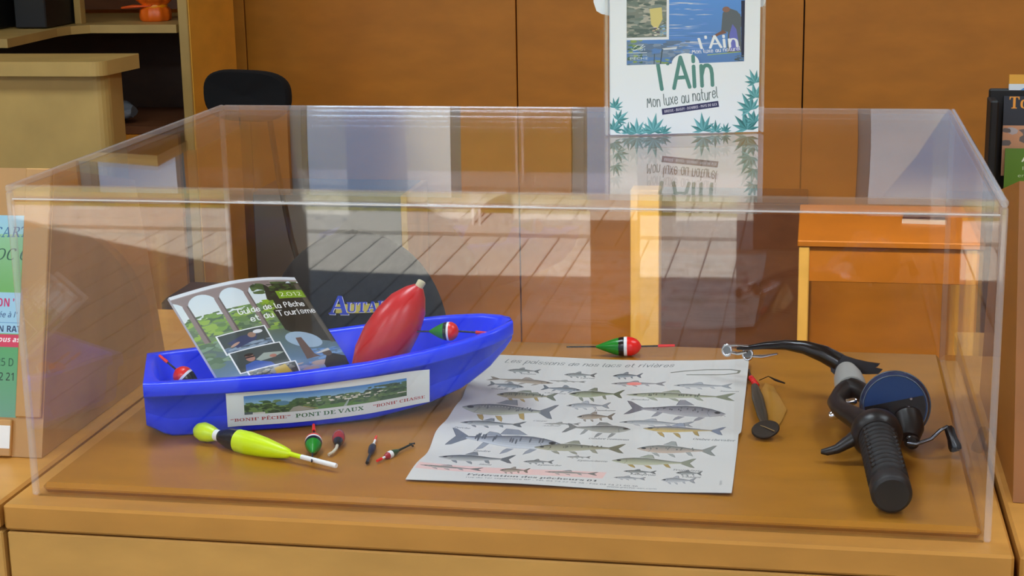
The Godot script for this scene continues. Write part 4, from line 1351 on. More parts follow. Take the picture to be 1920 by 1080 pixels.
# ------------------------------------------------------------------ floats on the board
func floats() -> void:
	# the long fluorescent one
	var a := Vector3(-0.3225, YF + 0.0106, -0.1440)
	var b := Vector3(-0.1565, YF + 0.0060, -0.0712)
	var o := thing("waggler_float", "long fluorescent yellow float with black waist in front of the boat", "float", a)
	var L := func(t: float) -> Vector3: return a.lerp(b, t)
	var cut := func(called: String, t0: float, t1: float, prof: Array, m: Material) -> void:
		part(called, MB.new().lathe(L.call(t0), L.call(t1), prof, 28), m, o)
	cut.call("bulb", 0.0, 0.155, [Vector2(0, 0.0009), Vector2(0.05, 0.0044), Vector2(0.18, 0.0077), Vector2(0.42, 0.0097), Vector2(0.7, 0.0087), Vector2(1, 0.0061)], M.lime)
	cut.call("neck", 0.152, 0.19, [Vector2(0, 0.0056), Vector2(1, 0.0056)], M.white)
	cut.call("waist", 0.187, 0.325, [Vector2(0, 0.0059), Vector2(0.1, 0.0070), Vector2(0.5, 0.0099), Vector2(1, 0.0112)], M.gloss_black)
	cut.call("body", 0.322, 0.69, [Vector2(0, 0.0113), Vector2(0.2, 0.0116), Vector2(0.5, 0.0099), Vector2(0.8, 0.0068), Vector2(0.95, 0.0047), Vector2(1, 0.0021)], M.lime)
	cut.call("stem", 0.685, 0.77, [Vector2(0, 0.0025), Vector2(1, 0.0021)], M.lime)
	cut.call("tube", 0.765, 1.0, [Vector2(0, 0.0024), Vector2(0.96, 0.0024), Vector2(1, 0.0021)], M.white)

	# the one behind the chart
	bulb_float("large red and green float lying behind the fish chart", Vector3(0.0325, YF + 0.0105, -0.4935), Vector3(0.0845, YF + 0.0115, -0.4975), 0.0112, 0.034, 0.03, Vector3(0.1225, YF + 0.0122, -0.503))
	# small green one, its nose to the boat
	bulb_float("small bright green float with red antenna beside the yellow float", Vector3(-0.1875, YF + 0.008, -0.0975), Vector3(-0.1985, YF + 0.0095, -0.139), 0.0085, 0.022, 0.02, Vector3(-0.2075, YF + 0.0125, -0.168))

	# small red one with a pale tube
	o = thing("bead_float", "small dark red float with a curved pale tube below it", "float", Vector3(-0.178, YF, -0.15))
	a = Vector3(-0.1815, YF + 0.0070, -0.1690)
	b = Vector3(-0.1735, YF + 0.0062, -0.1360)
	part("body", MB.new().lathe(a, b, [Vector2(0, 0.0009), Vector2(0.12, 0.0032), Vector2(0.4, 0.0058), Vector2(0.62, 0.0065), Vector2(0.85, 0.0055), Vector2(1, 0.0035)], 24), mat(Color(0.62, 0.06, 0.06), 0.2), o)
	part("collar", MB.new().lathe(a.lerp(b, 0.86), a.lerp(b, 1.14), [Vector2(0, 0.0052), Vector2(0.6, 0.0040), Vector2(1, 0.0028)], 16), M.gloss_black, o)
	part("tube", MB.new().tube([b + Vector3(0, -0.001, 0.002), b + Vector3(0.0015, -0.002, 0.012), b + Vector3(0.0005, -0.003, 0.020), b + Vector3(-0.002, -0.0035, 0.026)], 0.0016, 10), mat(Color(0.80, 0.76, 0.66), 0.6), o)
	# two pencil floats
	o = thing("pencil_float", "tiny slate pencil float with white shoulder and orange tip", "float", Vector3(-0.137, YF, -0.13))
	a = Vector3(-0.1328, YF + 0.0026, -0.0925)
	b = Vector3(-0.1430, YF + 0.0040, -0.1660)
	part("body", MB.new().lathe(a.lerp(b, 0.30), a.lerp(b, 0.60), [Vector2(0, 0.0012), Vector2(0.3, 0.0030), Vector2(0.8, 0.0037), Vector2(1, 0.0034)], 16), mat(Color(0.14, 0.14, 0.19), 0.3), o)
	part("shoulder", MB.new().lathe(a.lerp(b, 0.60), a.lerp(b, 0.66), [Vector2(0, 0.0034), Vector2(1, 0.0022)], 16), M.white, o)
	part("antenna", MB.new().tube([a.lerp(b, 0.64), a.lerp(b, 0.86)], 0.0011, 8), M.white, o)
	part("antenna_tip", MB.new().tube([a.lerp(b, 0.85), b], [0.0015, 0.0011], 8), mat(Color(0.95, 0.22, 0.06), 0.3), o)
	part("stem", MB.new().tube([a, a.lerp(b, 0.32)], [0.0018, 0.0014], 8), M.gloss_black, o)
	o = thing("pencil_float", "tiny green pencil float with white and red bands by the chart", "float", Vector3(-0.115, YF, -0.127))
	a = Vector3(-0.1035, YF + 0.0030, -0.1500)
	b = Vector3(-0.1247, YF + 0.0028, -0.0985)
	part("body", MB.new().lathe(a.lerp(b, 0.40), a.lerp(b, 0.60), [Vector2(0, 0.0016), Vector2(0.5, 0.0030), Vector2(1, 0.0036)], 16), mat(Color(0.15, 0.30, 0.16), 0.3), o)
	part("white_band", MB.new().lathe(a.lerp(b, 0.60), a.lerp(b, 0.69), [Vector2(0, 0.0037), Vector2(1, 0.0037)], 16), M.white, o)
	part("red_band", MB.new().lathe(a.lerp(b, 0.69), a.lerp(b, 0.78), [Vector2(0, 0.0036), Vector2(1, 0.0018)], 16), mat(Color(0.62, 0.05, 0.08), 0.3), o)
	part("antenna", MB.new().tube([a.lerp(b, 0.77), a.lerp(b, 0.88)], 0.0011, 8), M.white, o)
	part("antenna_tip", MB.new().tube([a.lerp(b, 0.87), b], [0.0015, 0.0013], 8), M.red, o)
	part("stem", MB.new().tube([a, a.lerp(b, 0.42)], [0.0010, 0.0012], 8), mat(Color(0.10, 0.14, 0.08), 0.4), o)
	part("eye", MB.new().tube([a + Vector3(0.003, 0.001, 0.001), a + Vector3(-0.002, 0.0, -0.001), a + Vector3(0.002, -0.001, 0.003)], 0.0011, 8), mat(Color(0.10, 0.10, 0.06), 0.4), o)


func spoon() -> void:
	var o := thing("spoon_lure", "brass spoon lure with dark round blade and red beads beside the chart", "lure", Vector3(0.234, YF, -0.32))
	var brass := mat(Color(0.80, 0.58, 0.18), 0.42, 0.5)
	var dull := mat(Color(0.22, 0.19, 0.16), 0.5, 0.7)
	# hammered kite-shaped blade
	var out := [Vector2(0.229, -0.402), Vector2(0.238, -0.390), Vector2(0.247, -0.345), Vector2(0.2535, -0.310), Vector2(0.2495, -0.275), Vector2(0.2435, -0.240), Vector2(0.238, -0.228), Vector2(0.231, -0.262), Vector2(0.2265, -0.310), Vector2(0.2245, -0.365)]
	var cen := Vector3(0.238, YF + 0.0068, -0.315)
	var mb := MB.new()
	for i in out.size():
		var p: Vector2 = out[i]
		var q: Vector2 = out[(i + 1) % out.size()]
		for k in 3:
			var f0 := k / 3.0
			var f1 := (k + 1) / 3.0
			var h0 := YF + 0.0018 + 0.005 * (1 - f0 * f0)
			var h1 := YF + 0.0018 + 0.005 * (1 - f1 * f1)
			var A := Vector3(lerpf(cen.x, p.x, f0), h0, lerpf(cen.z, p.y, f0))
			var B := Vector3(lerpf(cen.x, p.x, f1), h1, lerpf(cen.z, p.y, f1))
			var C := Vector3(lerpf(cen.x, q.x, f1), h1, lerpf(cen.z, q.y, f1))
			var D := Vector3(lerpf(cen.x, q.x, f0), h0, lerpf(cen.z, q.y, f0))
			mb.q(A, D, C, B, 1)
			var dn := Vector3.DOWN * 0.0012
			mb.q(A + dn, B + dn, C + dn, D + dn, 2)
	mb.fix(0)
	part("blade", mb, brass, o)
	part("body_wire", MB.new().tube([Vector3(0.2185, YF + 0.004, -0.378), Vector3(0.2235, YF + 0.006, -0.33), Vector3(0.230, YF + 0.008, -0.27), Vector3(0.2345, YF + 0.008, -0.235)], [0.004, 0.0062, 0.0055, 0.003], 12), mat(Color(0.30, 0.29, 0.24), 0.45, 0.6), o)
	var dm := MB.new()
	dm.lathe(Vector3(0.2350, YF + 0.0070, -0.2225), Vector3(0.2345, YF + 0.0098, -0.2215), [Vector2(0, 0.0125), Vector2(0.3, 0.0138), Vector2(0.7, 0.0138), Vector2(1, 0.0125)], 32)
	part("round_blade", dm, dull, o, "dark round blade")
	part("crease", MB.new().tube([Vector3(0.2262, YF + 0.0102, -0.2305), Vector3(0.2345, YF + 0.0108, -0.2215), Vector3(0.2435, YF + 0.0102, -0.2125)], 0.0005, 6), mat(Color(0.62, 0.50, 0.32), 0.4, 0.5), o)
	for i in 5:
		var c := Vector3(0.2135 + i * 0.0016, YF + 0.0045, -0.408 + i * 0.0062)
		part("bead", MB.new().lathe(c + Vector3(0, 0, -0.003), c + Vector3(0, 0, 0.003), [Vector2(0, 0.0006), Vector2(0.25, 0.0028), Vector2(0.5, 0.0034), Vector2(0.75, 0.0028), Vector2(1, 0.0006)], 12), mat(Color(0.85, 0.10, 0.08), 0.25), o)
	part("leader", MB.new().tube([Vector3(0.2095, YF + 0.003, -0.445), Vector3(0.2105, YF + 0.004, -0.43), Vector3(0.2135, YF + 0.0045, -0.410)], 0.0014, 8), M.gloss_black, o)
	part("swivel", MB.new().tube([Vector3(0.2225, YF + 0.006, -0.396), Vector3(0.232, YF + 0.0085, -0.404), Vector3(0.240, YF + 0.006, -0.399), Vector3(0.250, YF + 0.004, -0.395)], [0.0005, 0.0005, 0.0013, 0.0009], 8), mat(Color(0.12, 0.10, 0.10), 0.3, 0.8), o)


func fishing_rod() -> void:
	var o := thing("casting_rod", "black pistol-grip fishing rod butt with a blue reel, right of the chart", "fishing rod", Vector3(0.34, YF, -0.22))
	var rub := mat(Color(0.035, 0.035, 0.037), 0.6)
	var sat := mat(Color(0.045, 0.045, 0.05), 0.38)
	# ribbed grip from the butt cap to the flared ring
	var a := Vector3(0.3475, 0.9285, -0.026)
	var b := Vector3(0.3385, 0.937, -0.168)
	var d := (b - a).normalized()
	part("butt_cap", MB.new().lathe(a, a + d * 0.020, [Vector2(0, 0.0145), Vector2(0.06, 0.0166), Vector2(0.18, 0.0176), Vector2(0.85, 0.0178), Vector2(1, 0.0168)], 36), mat(Color(0.075, 0.075, 0.08), 0.5), o)
	var grip := part("grip", MB.new().lathe(a + d * 0.018, b, [Vector2(0, 0.0160), Vector2(0.3, 0.0158), Vector2(0.7, 0.0163), Vector2(1, 0.0172)], 32), rub, o)
	for i in 11:
		var t := 0.22 + i * 0.066
		var p := a.lerp(b, t)
		part("rib", MB.new().lathe(p - d * 0.0032, p + d * 0.0032, [Vector2(0, 0.0160), Vector2(0.25, 0.0178), Vector2(0.75, 0.0178), Vector2(1, 0.0160)], 28), rub, grip)
	# two rows of studs along the grip
	for s in [-1.0, 1.0]:
		for i in 11:
			var p := a.lerp(b, 0.25 + i * 0.066) + Vector3(s * 0.0125, 0.0115, 0)
			part("stud", MB.new().lathe(p - d * 0.0018, p + d * 0.0018, [Vector2(0, 0.0008), Vector2(0.3, 0.0026), Vector2(0.7, 0.0026), Vector2(1, 0.0008)], 8), sat, grip)
	part("flared_ring", MB.new().lathe(b - d * 0.016, b + d * 0.018, [Vector2(0, 0.0185), Vector2(0.1, 0.0215), Vector2(0.3, 0.0238), Vector2(0.6, 0.0232), Vector2(1, 0.0165)], 36), sat, o)
	# trigger spur, to the left
	part("trigger", MB.new().tube([b + Vector3(-0.012, 0.0, 0.002), b + Vector3(-0.024, -0.007, 0.006), b + Vector3(-0.036, -0.014, 0.010), b + Vector3(-0.045, -0.017, 0.010), b + Vector3(-0.050, -0.0175, 0.009)], [0.011, 0.0075, 0.0055, 0.0045, 0.0028], 16, 0.8), sat, o)
	# offset reel seat: a bent bar from the ring to the front collar
	part("reel_seat", MB.new().tube([b + Vector3(-0.006, 0.004, -0.004), Vector3(0.319, 0.941, -0.20), Vector3(0.306, 0.940, -0.228), Vector3(0.302, 0.939, -0.252), Vector3(0.308, 0.941, -0.276), Vector3(0.317, 0.942, -0.292)], [0.0135, 0.0105, 0.0088, 0.0085, 0.0095, 0.0120], 18, 1.0), sat, o)
	part("seat_bridge", MB.new().tube([Vector3(0.317, 0.943, -0.288), Vector3(0.328, 0.943, -0.276), Vector3(0.336, 0.942, -0.252), Vector3(0.341, 0.941, -0.226)], [0.0115, 0.0098, 0.0085, 0.0080], 16), sat, o)
	part("seat_screw", MB.new().lathe(Vector3(0.3065, 0.932, -0.238), Vector3(0.2955, 0.930, -0.236), [Vector2(0, 0.0046), Vector2(0.7, 0.0050), Vector2(1, 0.0034)], 16), M.chrome, o, "bright screw head")
	part("lock_stud", MB.new().lathe(Vector3(0.312, 0.941, -0.247), Vector3(0.322, 0.943, -0.2475), [Vector2(0, 0.0034), Vector2(0.8, 0.0036), Vector2(1, 0.0026)], 14), M.chrome, o)
	part("fore_collar", MB.new().lathe(Vector3(0.3175, 0.942, -0.288), Vector3(0.3130, 0.9435, -0.352), [Vector2(0, 0.0140), Vector2(0.2, 0.0158), Vector2(0.55, 0.0146), Vector2(0.9, 0.0112), Vector2(1, 0.0092)], 28), mat(Color(0.68, 0.68, 0.66), 0.45), o, "pale grey tapered collar")
	# head plate with its fish-tail end, and the curved arm that carries the guides
	var ex := Vector3(1, 0, 0.05).normalized()
	var ey := Vector3(0, 0.97, -0.24).normalized()
	var px := PackedVector2Array()
	for q in [[1546, 676], [1556, 660], [1572, 666], [1590, 673], [1608, 678], [1630, 682], [1653, 684], [1648, 690.5], [1643, 691.5], [1658, 695], [1650, 704], [1628, 705.5], [1605, 705], [1594, 711], [1584, 714], [1570, 710], [1562, 703], [1561, 694]]:
		px.append(Vector2((q[0] - 1590) * 0.000551, -(q[1] - 693) * 0.000551))
	part("head", MB.new().prism(px, Vector3(0.3135, 0.9435, -0.366), ex, ey, 0.011), M.gloss_black, o)
	part("arm", MB.new().tube([Vector3(0.306, 0.949, -0.361), Vector3(0.290, 0.9562, -0.366), Vector3(0.270, 0.961, -0.372), Vector3(0.250, 0.961, -0.380), Vector3(0.230, 0.957, -0.390), Vector3(0.212, 0.9515, -0.400), Vector3(0.198, 0.9475, -0.408)], [0.0098, 0.0092, 0.0072, 0.0054, 0.0042, 0.0027, 0.0016], 18), M.gloss_black, o)
	part("emblem", MB.new().lathe(Vector3(0.3085, 0.9408, -0.3547), Vector3(0.3086, 0.9410, -0.3535), [Vector2(0, 0.0042), Vector2(1, 0.0036)], 7), mat(Color(0.62, 0.62, 0.60), 0.4), o)
	for gd in [[Vector3(0.2095, 0.9425, -0.405), Vector3(0.244, 0.9545, -0.386), 0.0054], [Vector3(0.1865, 0.9425, -0.418), Vector3(0.211, 0.9515, -0.401), 0.0050]]:
		var c: Vector3 = gd[0]
		var ringm := MB.new()
		var rings := []
		var nn := Vector3(-0.25, 0.12, 0.96).normalized()
		var e1 := nn.cross(Vector3.UP).normalized()
		var e2 := e1.cross(nn)
		for i in 24:
			var f := TAU * i / 24
			var dir := e1 * cos(f) + e2 * sin(f) * 1.15
			var rr := PackedVector3Array()
			for j in 8:
				var g := TAU * j / 8
				rr.append(c + dir * (gd[2] + 0.0014 * cos(g)) + nn * 0.0016 * sin(g))
			rings.append(rr)
		rings.append(rings[0])
		ringm.loft(rings, false, false)
		var ring_part := part("guide_ring", ringm, M.chrome, o)
		part("guide_insert", MB.new().lathe(c - nn * 0.0008, c + nn * 0.0006, [Vector2(0, 0.0042), Vector2(1, 0.0042)], 18), mat(Color(0.45, 0.46, 0.46), 0.4), ring_part)
		part("guide_foot", MB.new().tube([c + Vector3(0, gd[2], 0), c.lerp(gd[1], 0.45) + Vector3(0, 0.004, 0), gd[1] + Vector3(0, 0.002, 0.003)], [0.0010, 0.0013, 0.0012], 8), M.chrome, o)
		part("guide_foot", MB.new().tube([c + Vector3(0.003, -gd[2] * 0.4, 0), c.lerp(gd[1], 0.5) + Vector3(0, -0.005, 0.002), gd[1] + Vector3(-0.002, -0.004, 0.005)], [0.0014, 0.0020, 0.0012], 8), M.chrome, o)
	# the reel: a closed drum seen from behind
	var c := Vector3(0.3575, 0.9470, -0.222)
	var nn := Vector3(-0.03, 0.18, 0.97).normalized()
	var blue := mat(Color(0.05, 0.22, 0.42), 0.28, 0.3)
	var drum := part("reel_drum", MB.new().lathe(c - nn * 0.042, c + nn * 0.006, [Vector2(0, 0.012), Vector2(0.06, 0.022), Vector2(0.2, 0.0285), Vector2(0.45, 0.0318), Vector2(0.56, 0.0330), Vector2(0.66, 0.0330), Vector2(0.74, 0.0316), Vector2(0.9, 0.0308), Vector2(1.0, 0.0296)], 48), blue, o, "metallic blue drum")
	for rr in [[0.0, 0.0300], [-0.0112, 0.0331]]:
		var rings := []
		var e1 := nn.cross(Vector3.UP).normalized()
		var e2 := e1.cross(nn)
		for i in 49:
			var f := TAU * (i % 48) / 48
			var dir := e1 * cos(f) + e2 * sin(f)
			var r8 := PackedVector3Array()
			for j in 6:
				var g := TAU * j / 6
				r8.append(c + nn * (0.006 + rr[0]) + dir * (rr[1] + 0.0007 * cos(g)) + nn * 0.0007 * sin(g))
			rings.append(r8)
		part("rim_ring", MB.new().loft(rings, false, false), mat(Color(0.35, 0.40, 0.46), 0.3, 0.6), drum)
	var e1 := Vector3.UP.cross(nn).normalized()
	var e2 := nn.cross(e1)
	var seg := PackedVector2Array()
	for i in 25:
		var f := lerpf(-PI * 0.985, PI * 0.14, i / 24.0)
		seg.append(Vector2(cos(f), sin(f)) * 0.0286)
	var cover := part("dark_lower_face", MB.new().prism(seg, c + nn * 0.0058, e1, e2, 0.0016), mat(Color(0.02, 0.028, 0.04), 0.25), o, "black lower part of the face, dark reflection painted in")  # black lower half; towards the right it imitates a dark reflection
	for q in [Vector2(-0.0175, -0.0060), Vector2(0.0145, 0.0085), Vector2(0.0125, 0.0005)]:
		var p: Vector3 = c + nn * 0.0072 + e1 * q.x + e2 * q.y
		part("rivet", MB.new().lathe(p, p + nn * 0.0012, [Vector2(0, 0.0018), Vector2(1, 0.0012)], 12), M.chrome, cover)
	part("gear_case", MB.new().tube([c + nn * 0.004 + e1 * 0.012 - e2 * 0.010, c + nn * 0.016 + e1 * 0.015 - e2 * 0.020, c + nn * 0.022 + e1 * 0.014 - e2 * 0.027], [0.014, 0.0125, 0.0095], 18), sat, o)
	part("reel_foot", MB.new().tube([c + nn * 0.002 - e1 * 0.012 - e2 * 0.015, Vector3(0.339, 0.934, -0.190)], [0.010, 0.012], 14), sat, o)
	# crank
	var h0 := c + nn * 0.026 + e1 * 0.016 - e2 * 0.030
	part("crank_hub", MB.new().lathe(h0 - nn * 0.004, h0 + nn * 0.005, [Vector2(0, 0.0075), Vector2(0.8, 0.0070), Vector2(1, 0.0045)], 20), M.gloss_black, o)
	part("crank_arm", MB.new().tube([h0 + nn * 0.004 + Vector3(-0.003, -0.001, 0), Vector3(0.376, 0.9225, -0.183), Vector3(0.390, 0.9275, -0.186), Vector3(0.398, 0.934, -0.192), Vector3(0.4045, 0.9375, -0.194), Vector3(0.4075, 0.936, -0.193)], [0.0040, 0.0034, 0.0032, 0.0032, 0.0032, 0.0024], 14, 0.55), mat(Color(0.42, 0.42, 0.44), 0.25, 0.9), o)
	part("crank_knob", MB.new().lathe(Vector3(0.4055, 0.938, -0.1935), Vector3(0.4130, 0.9165, -0.184), [Vector2(0, 0.0030), Vector2(0.12, 0.0046), Vector2(0.5, 0.0048), Vector2(0.8, 0.0062), Vector2(0.95, 0.0056), Vector2(1, 0.003)], 18), M.gloss_black, o)


# ------------------------------------------------------------------ behind the case
func furniture() -> void:
	var z := -1.972
	var t := thing("side_table", "light wooden table with deep apron behind the right of the case", "table", Vector3(0.60, 0, -2.16))
	part("table_top", MB.new().box(Vector3(0.61, 0.7335, -2.16), Vector3(0.728, 0.013, 0.39), 0.002), M.table, t)
	part("apron", MB.new().box(Vector3(0.61, 0.691, z - 0.008), Vector3(0.69, 0.072, 0.016), 0.001), M.table, t)
	for p in [[0.2595, z - 0.006], [0.9605, z - 0.006], [0.2595, -2.33], [0.9605, -2.33]]:
		part("leg", MB.new().box(Vector3(p[0], 0.3635, p[1]), Vector3(0.021, 0.727, 0.021), 0.002), M.oak, t)
	# a magazine on the table
	var c := Canvas.new(200, 280, Color(0.23, 0.17, 0.24))
	c.rect(0, 0, 200, 60, Color(0.72, 0.50, 0.16))
	c.rect(0, 240, 200, 40, Color(0.80, 0.76, 0.72))
	c.blots(0, 60, 200, 180, 40, 40, [Color(0.30, 0.20, 0.28), Color(0.16, 0.13, 0.20), Color(0.36, 0.28, 0.30)], 51)
	var mg := MB.new().prism(PackedVector2Array([Vector2(0, 0), Vector2(0.09, 0), Vector2(0.09, -0.105), Vector2(0, -0.105)]), Vector3(0.468, 0.7402, -2.262), Vector3(1, 0, 0.08).normalized(), Vector3(0.10, 0, -1).normalized(), 0.007)
	one("magazine", mg, printed(c, 0.4), "small dark magazine with an orange band lying on the wooden table", "magazine", Vector3(0.51, 0.74, -2.21))
	# low cupboards along the back wall
	var cb := thing("low_cupboard", "dark brown low cupboard behind the case between post and table", "cupboard", Vector3(0.055, 0, -3.26))
	part("body", MB.new().box(Vector3(0.055, 0.295, -3.27), Vector3(0.41, 0.59, 0.24), 0.003), M.cupboard, cb)
	part("door", MB.new().box(Vector3(0.055, 0.29, -3.144), Vector3(0.40, 0.56, 0.016), 0.002), M.cupboard, cb)
	var gc := thing("low_cupboard", "low grey cupboard seen through the case behind the black cap", "cupboard", Vector3(-1.09, 0, -3.26))
	part("body", MB.new().box(Vector3(-1.085, 0.30, -3.27), Vector3(0.44, 0.60, 0.24), 0.003), M.grey, gc)
	part("end_panel", MB.new().box(Vector3(-0.857, 0.30, -3.262), Vector3(0.018, 0.60, 0.256), 0.002), M.oak, gc)
	# office chair far behind
	var ch := thing("office_chair", "black office chair whose rounded backrest shows above the case", "chair", Vector3(-0.93, 0, -2.48))
	var rings := []
	for i in 7:
		var f := i / 6.0
		var ring := PackedVector3Array()
		var sc: float = [0.93, 0.985, 1.0, 1.0, 1.0, 0.985, 0.93][i]
		for j in 40:
			var g := TAU * j / 40
			var ex := signf(cos(g)) * pow(absf(cos(g)), 0.62)
			var ey := signf(sin(g)) * pow(absf(sin(g)), 0.74)
			ring.append(Vector3(-1.082 + ex * 0.109 * sc, 0.958 + ey * 0.062 * sc - 0.004 * ex, -2.52 + f * 0.04 - 0.02 * ex * ex))
		rings.append(ring)
	part("backrest", MB.new().loft(rings), M.cloth, ch)
	part("back_bar", MB.new().tube([Vector3(-1.035, 0.93, -2.525), Vector3(-1.02, 0.75, -2.54), Vector3(-1.00, 0.60, -2.55), Vector3(-0.96, 0.48, -2.52), Vector3(-0.87, 0.45, -2.46)], 0.011, 10, 0.6), M.black, ch)
	part("seat", MB.new().box(Vector3(-0.85, 0.475, -2.45), Vector3(0.36, 0.05, 0.38), 0.02), M.cloth, ch)
	part("column", MB.new().lathe(Vector3(-0.85, 0.08, -2.45), Vector3(-0.85, 0.455, -2.45), [Vector2(0, 0.03), Vector2(0.5, 0.03), Vector2(0.52, 0.02), Vector2(1, 0.02)], 16), M.black, ch)
	for i in 5:
		var f := TAU * i / 5
		var e := Vector3(-0.85 + 0.2 * cos(f), 0.05, -2.45 + 0.2 * sin(f))
		part("base_leg", MB.new().tube([Vector3(-0.85, 0.10, -2.45), e], [0.02, 0.014], 10), M.black, ch)
		part("castor", MB.new().lathe(e + Vector3(0, -0.022, -0.012), e + Vector3(0, -0.022, 0.012), [Vector2(0, 0.022), Vector2(0.2, 0.027), Vector2(0.8, 0.027), Vector2(1, 0.022)], 16), M.black, ch)
	# dark stool
	var st := thing("stool", "low dark upholstered stool behind the left of the booklet", "stool", Vector3(-1.19, 0, -2.5))
	part("cushion", MB.new().box(Vector3(-1.195, 0.44, -2.50), Vector3(0.20, 0.06, 0.20), 0.012), M.bluegrey, st)
	part("skirt", MB.new().box(Vector3(-1.195, 0.39, -2.50), Vector3(0.196, 0.04, 0.196), 0.003), mat(Color(0.06, 0.09, 0.22), 0.7), st)
	for sx in [-1.0, 1.0]:
		for sz in [-1.0, 1.0]:
			part("leg", MB.new().lathe(Vector3(-1.195 + sx * 0.08, 0, -2.50 + sz * 0.08), Vector3(-1.195 + sx * 0.08, 0.37, -2.50 + sz * 0.08), [Vector2(0, 0.011), Vector2(1, 0.015)], 12), M.dark, st)


func back_office() -> void:
	# reception desk at the upper left, its worktop with rounded corner
	var z := -1.9
	var d := thing("reception_desk", "cream reception desk with thick rounded worktop at upper left", "desk", Vector3(-1.9, 0, -1.98))
	var top := PackedVector2Array([Vector2(-3.0, z), Vector2(-1.205, z)])
	for i in 7:
		var f := PI * 0.5 * i / 6.0 * 0.9
		top.append(Vector2(-1.205 + 0.03 * sin(f), z - 0.03 * (1 - cos(f))))
	top.append_array([Vector2(-1.163, z - 0.165), Vector2(-1.17, z - 0.18), Vector2(-3.0, z - 0.15)])
	part("worktop", MB.new().prism(top, Vector3(0, 1.101, 0), Vector3.RIGHT, Vector3.BACK, 0.030), M.cream, d)
	var body := PackedVector2Array([Vector2(-2.95, z - 0.03), Vector2(-1.212, z - 0.03)])
	for i in 6:
		var f := PI * 0.5 * i / 5.0
		body.append(Vector2(-1.212 + 0.025 * sin(f), z - 0.03 - 0.03 * (1 - cos(f))))
	body.append_array([Vector2(-1.195, z - 0.14), Vector2(-2.95, z - 0.13)])
	part("body", MB.new().prism(body, Vector3(0, 1.071, 0), Vector3.RIGHT, Vector3.BACK, 1.07), M.cream, d)
	# shelving behind it: one deep shelf, dark recess below, cream end panel
	var sz := -2.75
	var u := thing("shelf_unit", "cream shelf unit with dark recess behind the reception desk", "shelf", Vector3(-1.7, 0, -2.95))
	var sh := PackedVector2Array([Vector2(-1.61, sz + 0.40), Vector2(-1.625, sz + 0.10), Vector2(-1.615, sz + 0.04), Vector2(-1.58, sz), Vector2(-1.345, sz), Vector2(-1.345, sz - 0.42), Vector2(-2.6, sz - 0.42), Vector2(-2.6, sz + 0.40)])
	part("shelf_board", MB.new().prism(sh, Vector3(0, 1.108, 0), Vector3.RIGHT, Vector3.BACK, 0.021), M.cream, u)
	part("end_panel", MB.new().box(Vector3(-1.326, 0.80, sz - 0.172), Vector3(0.026, 1.60, 0.344), 0.002), M.cream, u)
	part("side_veneer", MB.new().box(Vector3(-1.3115, 0.80, sz - 0.174), Vector3(0.003, 1.60, 0.336), 0.0005), M.veneer, u, "orange wood veneer on the outer side")
	part("divider", MB.new().box(Vector3(-1.628, 1.258, sz - 0.05), Vector3(0.018, 0.30, 0.03), 0.001), M.cream, u)
	part("back_panel", MB.new().box(Vector3(-1.95, 0.55, sz - 0.40), Vector3(1.2, 1.07, 0.02), 0.0), M.dark, u)
	part("upper_back_panel", MB.new().box(Vector3(-1.95, 1.36, sz - 0.40), Vector3(1.2, 0.48, 0.02), 0.0), M.cupboard, u)
	part("roof_board", MB.new().box(Vector3(-1.95, 1.59, sz - 0.10), Vector3(1.24, 0.02, 0.62), 0.0), M.cream, u)
	part("lower_board", MB.new().box(Vector3(-1.97, 0.835, sz - 0.19), Vector3(1.22, 0.02, 0.38), 0.0), M.cupboard, u)
	part("lower_front", MB.new().box(Vector3(-1.97, 0.42, sz - 0.012), Vector3(1.22, 0.81, 0.018), 0.001), M.panel, u)
	for i in 3:
		one("binder", MB.new().box(Vector3(-1.685 - i * 0.118, 1.27, sz + 0.02 + i * 0.07), Vector3(0.085, 0.32, 0.20), 0.003), M.black, ["black binder on the shelf nearest the cream divider", "second black binder from the cream divider on the shelf", "black binder at the far left of the shelf"][i], "binder", Vector3(-1.685 - i * 0.118, 1.11, sz + 0.02 + i * 0.07), "binders on the shelf")
	# plant pot wrapped in orange paper
	var pc := Vector3(-1.452, 1.1085, sz - 0.13)
	var p := thing("wrapped_pot", "small pot wrapped in orange paper with a bow on the shelf", "plant pot", pc)
	var rings := []
	for q in [[0.0, 0.036], [0.004, 0.040], [0.016, 0.041], [0.029, 0.039], [0.037, 0.032], [0.040, 0.030], [0.050, 0.042], [0.085, 0.066], [0.087, 0.064]]:
		var ring := PackedVector3Array()
		for j in 36:
			var f := TAU * j / 36
			var r: float = q[1] * (1.0 + 0.06 * sin(f * 9.0) + (0.03 * sin(f * 5.0 + 1.0) if q[0] > 0.045 else 0.0))
			ring.append(pc + Vector3(cos(f) * r, q[0] + (0.015 * sin(f * 4.0) if q[0] > 0.08 else 0.0), sin(f) * r))
		rings.append(ring)
	var orange := mat(Color(0.90, 0.40, 0.06), 0.4)
	part("wrapper", MB.new().loft(rings), orange, p)
	part("ribbon", MB.new().lathe(pc + Vector3(0, 0.034, 0), pc + Vector3(0, 0.043, 0), [Vector2(0, 0.0325), Vector2(0.5, 0.034), Vector2(1, 0.0325)], 24), mat(Color(0.95, 0.58, 0.05), 0.35), p)
	for e in [[Vector3(-0.078, 0.036, 0.03), 0.013], [Vector3(0.075, 0.105, 0.02), 0.016], [Vector3(-0.02, 0.13, 0.03), 0.02]]:
		part("bow_tail", MB.new().tube([pc + Vector3(0, 0.04, 0.03), pc + e[0] * 0.6 + Vector3(0, 0.018, 0.015), pc + e[0]], [0.006, e[1], e[1] * 0.7], 12, 0.35), mat(Color(0.88, 0.34, 0.08), 0.45), p)
	# a clear plastic bag of odds and ends on the lower board
	var bag := MB.new()
	var br := []
